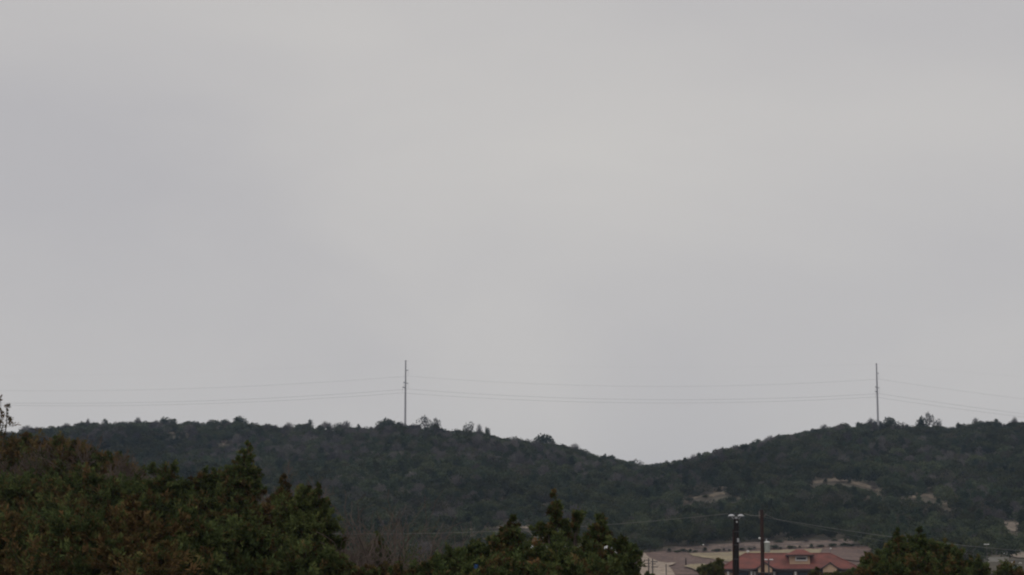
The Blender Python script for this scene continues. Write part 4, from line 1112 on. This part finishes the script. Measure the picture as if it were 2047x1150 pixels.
# middle group
fg_juniper(905, 58, [(862, 1116, 70, 0, .5), (888, 1102, 80, 0, .5), (925, 1092, 90, 0, .5), (962, 1082, 90, 0, .5), (845, 1134, 60, 0, .5), (905, 1118, 150, -0.4, .5), (960, 1112, 150, -0.4, .5), (945, 1084, 24)], 'low rounded juniper on the left of the middle group', 0.15, 1.1, 1.0, gaps=HOLES)
fg_juniper(1010, 58, [(1026, 1036, 34), (1018, 1050, 60, 0, .5), (995, 1068, 80, 0, .5), (1038, 1075, 80, 0, .5), (1010, 1095, 140, -0.3, .5), (1050, 1098, 100, -0.3, .5)], 'second juniper of the middle group with a brown tip', 0.35, 1.1, 1.0, gaps=HOLES)
fg_juniper(1110, 57, [(1111, 988, 34), (1111, 1004, 26, 0, .9), (1079, 1046, 40, 0, .5), (1097, 1050, 40, 0, .5), (1136, 1042, 50, 0, .5), (1160, 1018, 20), (1152, 1026, 26, 0, .5), (1112, 1032, 34, 0, .6), (1110, 1068, 130, 0.3, .5)], 'tallest spired juniper of the middle group', 0.25, 0.72, 1.0, gaps=HOLES)
fg_juniper(1110, 54, [(1070, 1090, 110, 0, .5), (1120, 1082, 120, 0, .5), (1168, 1086, 110, 0, .5), (1110, 1112, 170, -0.4, .5), (1175, 1118, 140, -0.4, .5)], 'low broad juniper in front of the tallest middle spire', 0.2, 0.95, 1.0, gaps=HOLES)
fg_juniper(1200, 58, [(1198, 1031, 34), (1197, 1044, 34, 0, .7), (1188, 1056, 50, 0, .5), (1206, 1064, 50, 0, .5), (1195, 1082, 100, 0, .5)], 'slender juniper right of the tallest middle spire', 0.28, 0.85, 1.0, gaps=HOLES)
fg_juniper(1245, 57, [(1240, 1070, 30), (1236, 1076, 60, 0, .5), (1256, 1088, 44, 0, .5), (1266, 1104, 40, 0, .5), (1236, 1102, 90, 0, .5), (1250, 1126, 80, 0, .5)], 'green juniper at the right end of the middle group', 0.15, 1.0, 1.0, gaps=HOLES)
fg_juniper(1010, 50, [(960, 1124, 110, 0, .5), (1020, 1120, 120, 0, .5), (1080, 1124, 120, 0, .5)], 'lowest juniper along the bottom of the middle group', 0.2, 1.0, 1.0, gaps=HOLES)
fg_juniper(1190, 51, [(1150, 1126, 110, 0, .5), (1205, 1122, 110, 0, .5), (1243, 1136, 80, 0, .5)], 'lowest juniper at the bottom right of the middle group', 0.25, 1.0, 1.0)
# blue scrap caught in the branches
bp2 = at(952, 1133, 56.2)
rgb = np.random.default_rng(3)
gv = []
for j in range(6):
    for i in range(6):
        gv.append((0.05 * (i - 2.5) / 2.5 + 0.01 * rgb.normal(), 0.03 * rgb.normal(), 0.06 * (j - 2.5) / 2.5 + 0.01 * rgb.normal()))
gf = [(j * 6 + i, j * 6 + i + 1, j * 6 + i + 7, j * 6 + i + 6) for j in range(5) for i in range(5)]
bo = link('plastic_scrap', mesh_py('plastic_scrap', gv, gf, M['blue']), None, tuple(bp2))
so = bo.modifiers.new('thickness', 'SOLIDIFY'); so.thickness = 0.006
tag(bo, 'small blue scrap caught in the low rounded juniper', 'scrap')
# right group
fg_juniper(1795, 74, [(1796, 1056, 30), (1800, 1072, 36, 0, .6), (1806, 1086, 60, 0, .5), (1772, 1094, 70, 0, .5), (1750, 1102, 60, 0, .5), (1733, 1112, 50, 0, .5), (1785, 1108, 110, -0.3, .5)], 'left pointed juniper of the right hand group', 0.2, 1.0, 1.05)
fg_juniper(1840, 75, [(1837, 1060, 30), (1834, 1068, 50, 0, .6), (1842, 1088, 80, 0, .5), (1828, 1102, 110, -0.3, .5)], 'middle pointed juniper of the right hand group', 0.25, 1.0, 1.05)
fg_juniper(1885, 74, [(1866, 1073, 30), (1889, 1066, 16), (1868, 1082, 50, 0, .5), (1892, 1092, 50, 0, .5), (1910, 1098, 50, 0, .5), (1926, 1116, 50, 0, .5), (1885, 1106, 110, -0.3, .5)], 'right juniper of the right hand group with a thin tip', 0.2, 1.0, 1.05)
fg_juniper(1830, 66, [(1760, 1120, 100, 0, .5), (1830, 1114, 120, 0, .5), (1890, 1120, 110, 0, .5)], 'low broad juniper in front of the right hand group', 0.25, 1.0, 1.0)
fg_juniper(1958, 90, [(1957, 1116, 30), (1960, 1124, 60, 0, 0.5), (1940, 1132, 50, 0, 0.5)], 'small juniper in the gap right of the right hand group', 0.15, 1.0, 1.2)
fg_juniper(2030, 95, [(2010, 1130, 70), (2040, 1138, 70)], 'low dark juniper in the bottom right corner', 0.3, 1.0, 1.2)
# trees in front of the building
fg_juniper(1425, 160, [(1420, 1120, 12), (1436, 1114, 12), (1443, 1122, 10), (1408, 1134, 28, 0, 0.5), (1428, 1127, 34, 0, 0.5)], 'olive green small tree at the left end of the red roof', 0.1, 1.0, 1.8, green=(0.105, 0.11, 0.045), name='oak_tree')
fg_juniper(1640, 165, [(1634, 1137, 8), (1628, 1142, 28, 0, 0.5), (1655, 1146, 32, 0, 0.5), (1676, 1144, 24, 0, 0.5)], 'low olive brown bush in front of the right gable', 0.4, 1.0, 1.8, green=(0.09, 0.09, 0.04), name='bush')
fg_juniper(1712, 150, [(1702, 1142, 34, 0, 0.5), (1728, 1132, 40, 0, 0.5)], 'low dark bush at the right end of the red roof', 0.35, 1.0, 1.7, name='bush')
fg_juniper(1286, 200, [(1274, 1143, 40), (1295, 1145, 40), (1306, 1147, 30)], 'low dark bush on the bottom edge below the grey pole pair', 0.3, 1.0, 1.9, name='bush')

# ------------------------------------------------------------------ air: thin even haze
zmin = float(GZ.min()) - 1.0
hz_top = float(max(GZ.max() + 12, t1[2] + 3, t2[2] + 3))
mb = MB(); mb.box(-6200, 6200, -3200, 9200, zmin, hz_top)
hm = bpy.data.materials.new('haze_air'); hm.use_nodes = True
ht = hm.node_tree; ht.nodes.clear()
pv = N(ht, "ShaderNodeVolumePrincipled"); pv.inputs['Color'].default_value = (0.54, 0.71, 1.0, 1); pv.inputs['Density'].default_value = 0.00011
pv.inputs['Anisotropy'].default_value = 0.0
ho = N(ht, "ShaderNodeOutputMaterial"); ht.links.new(pv.outputs[0], ho.inputs['Volume'])
hb = mb.build('haze', hm); tag(hb, 'thin bluish haze in the air over the valley', kind='stuff')
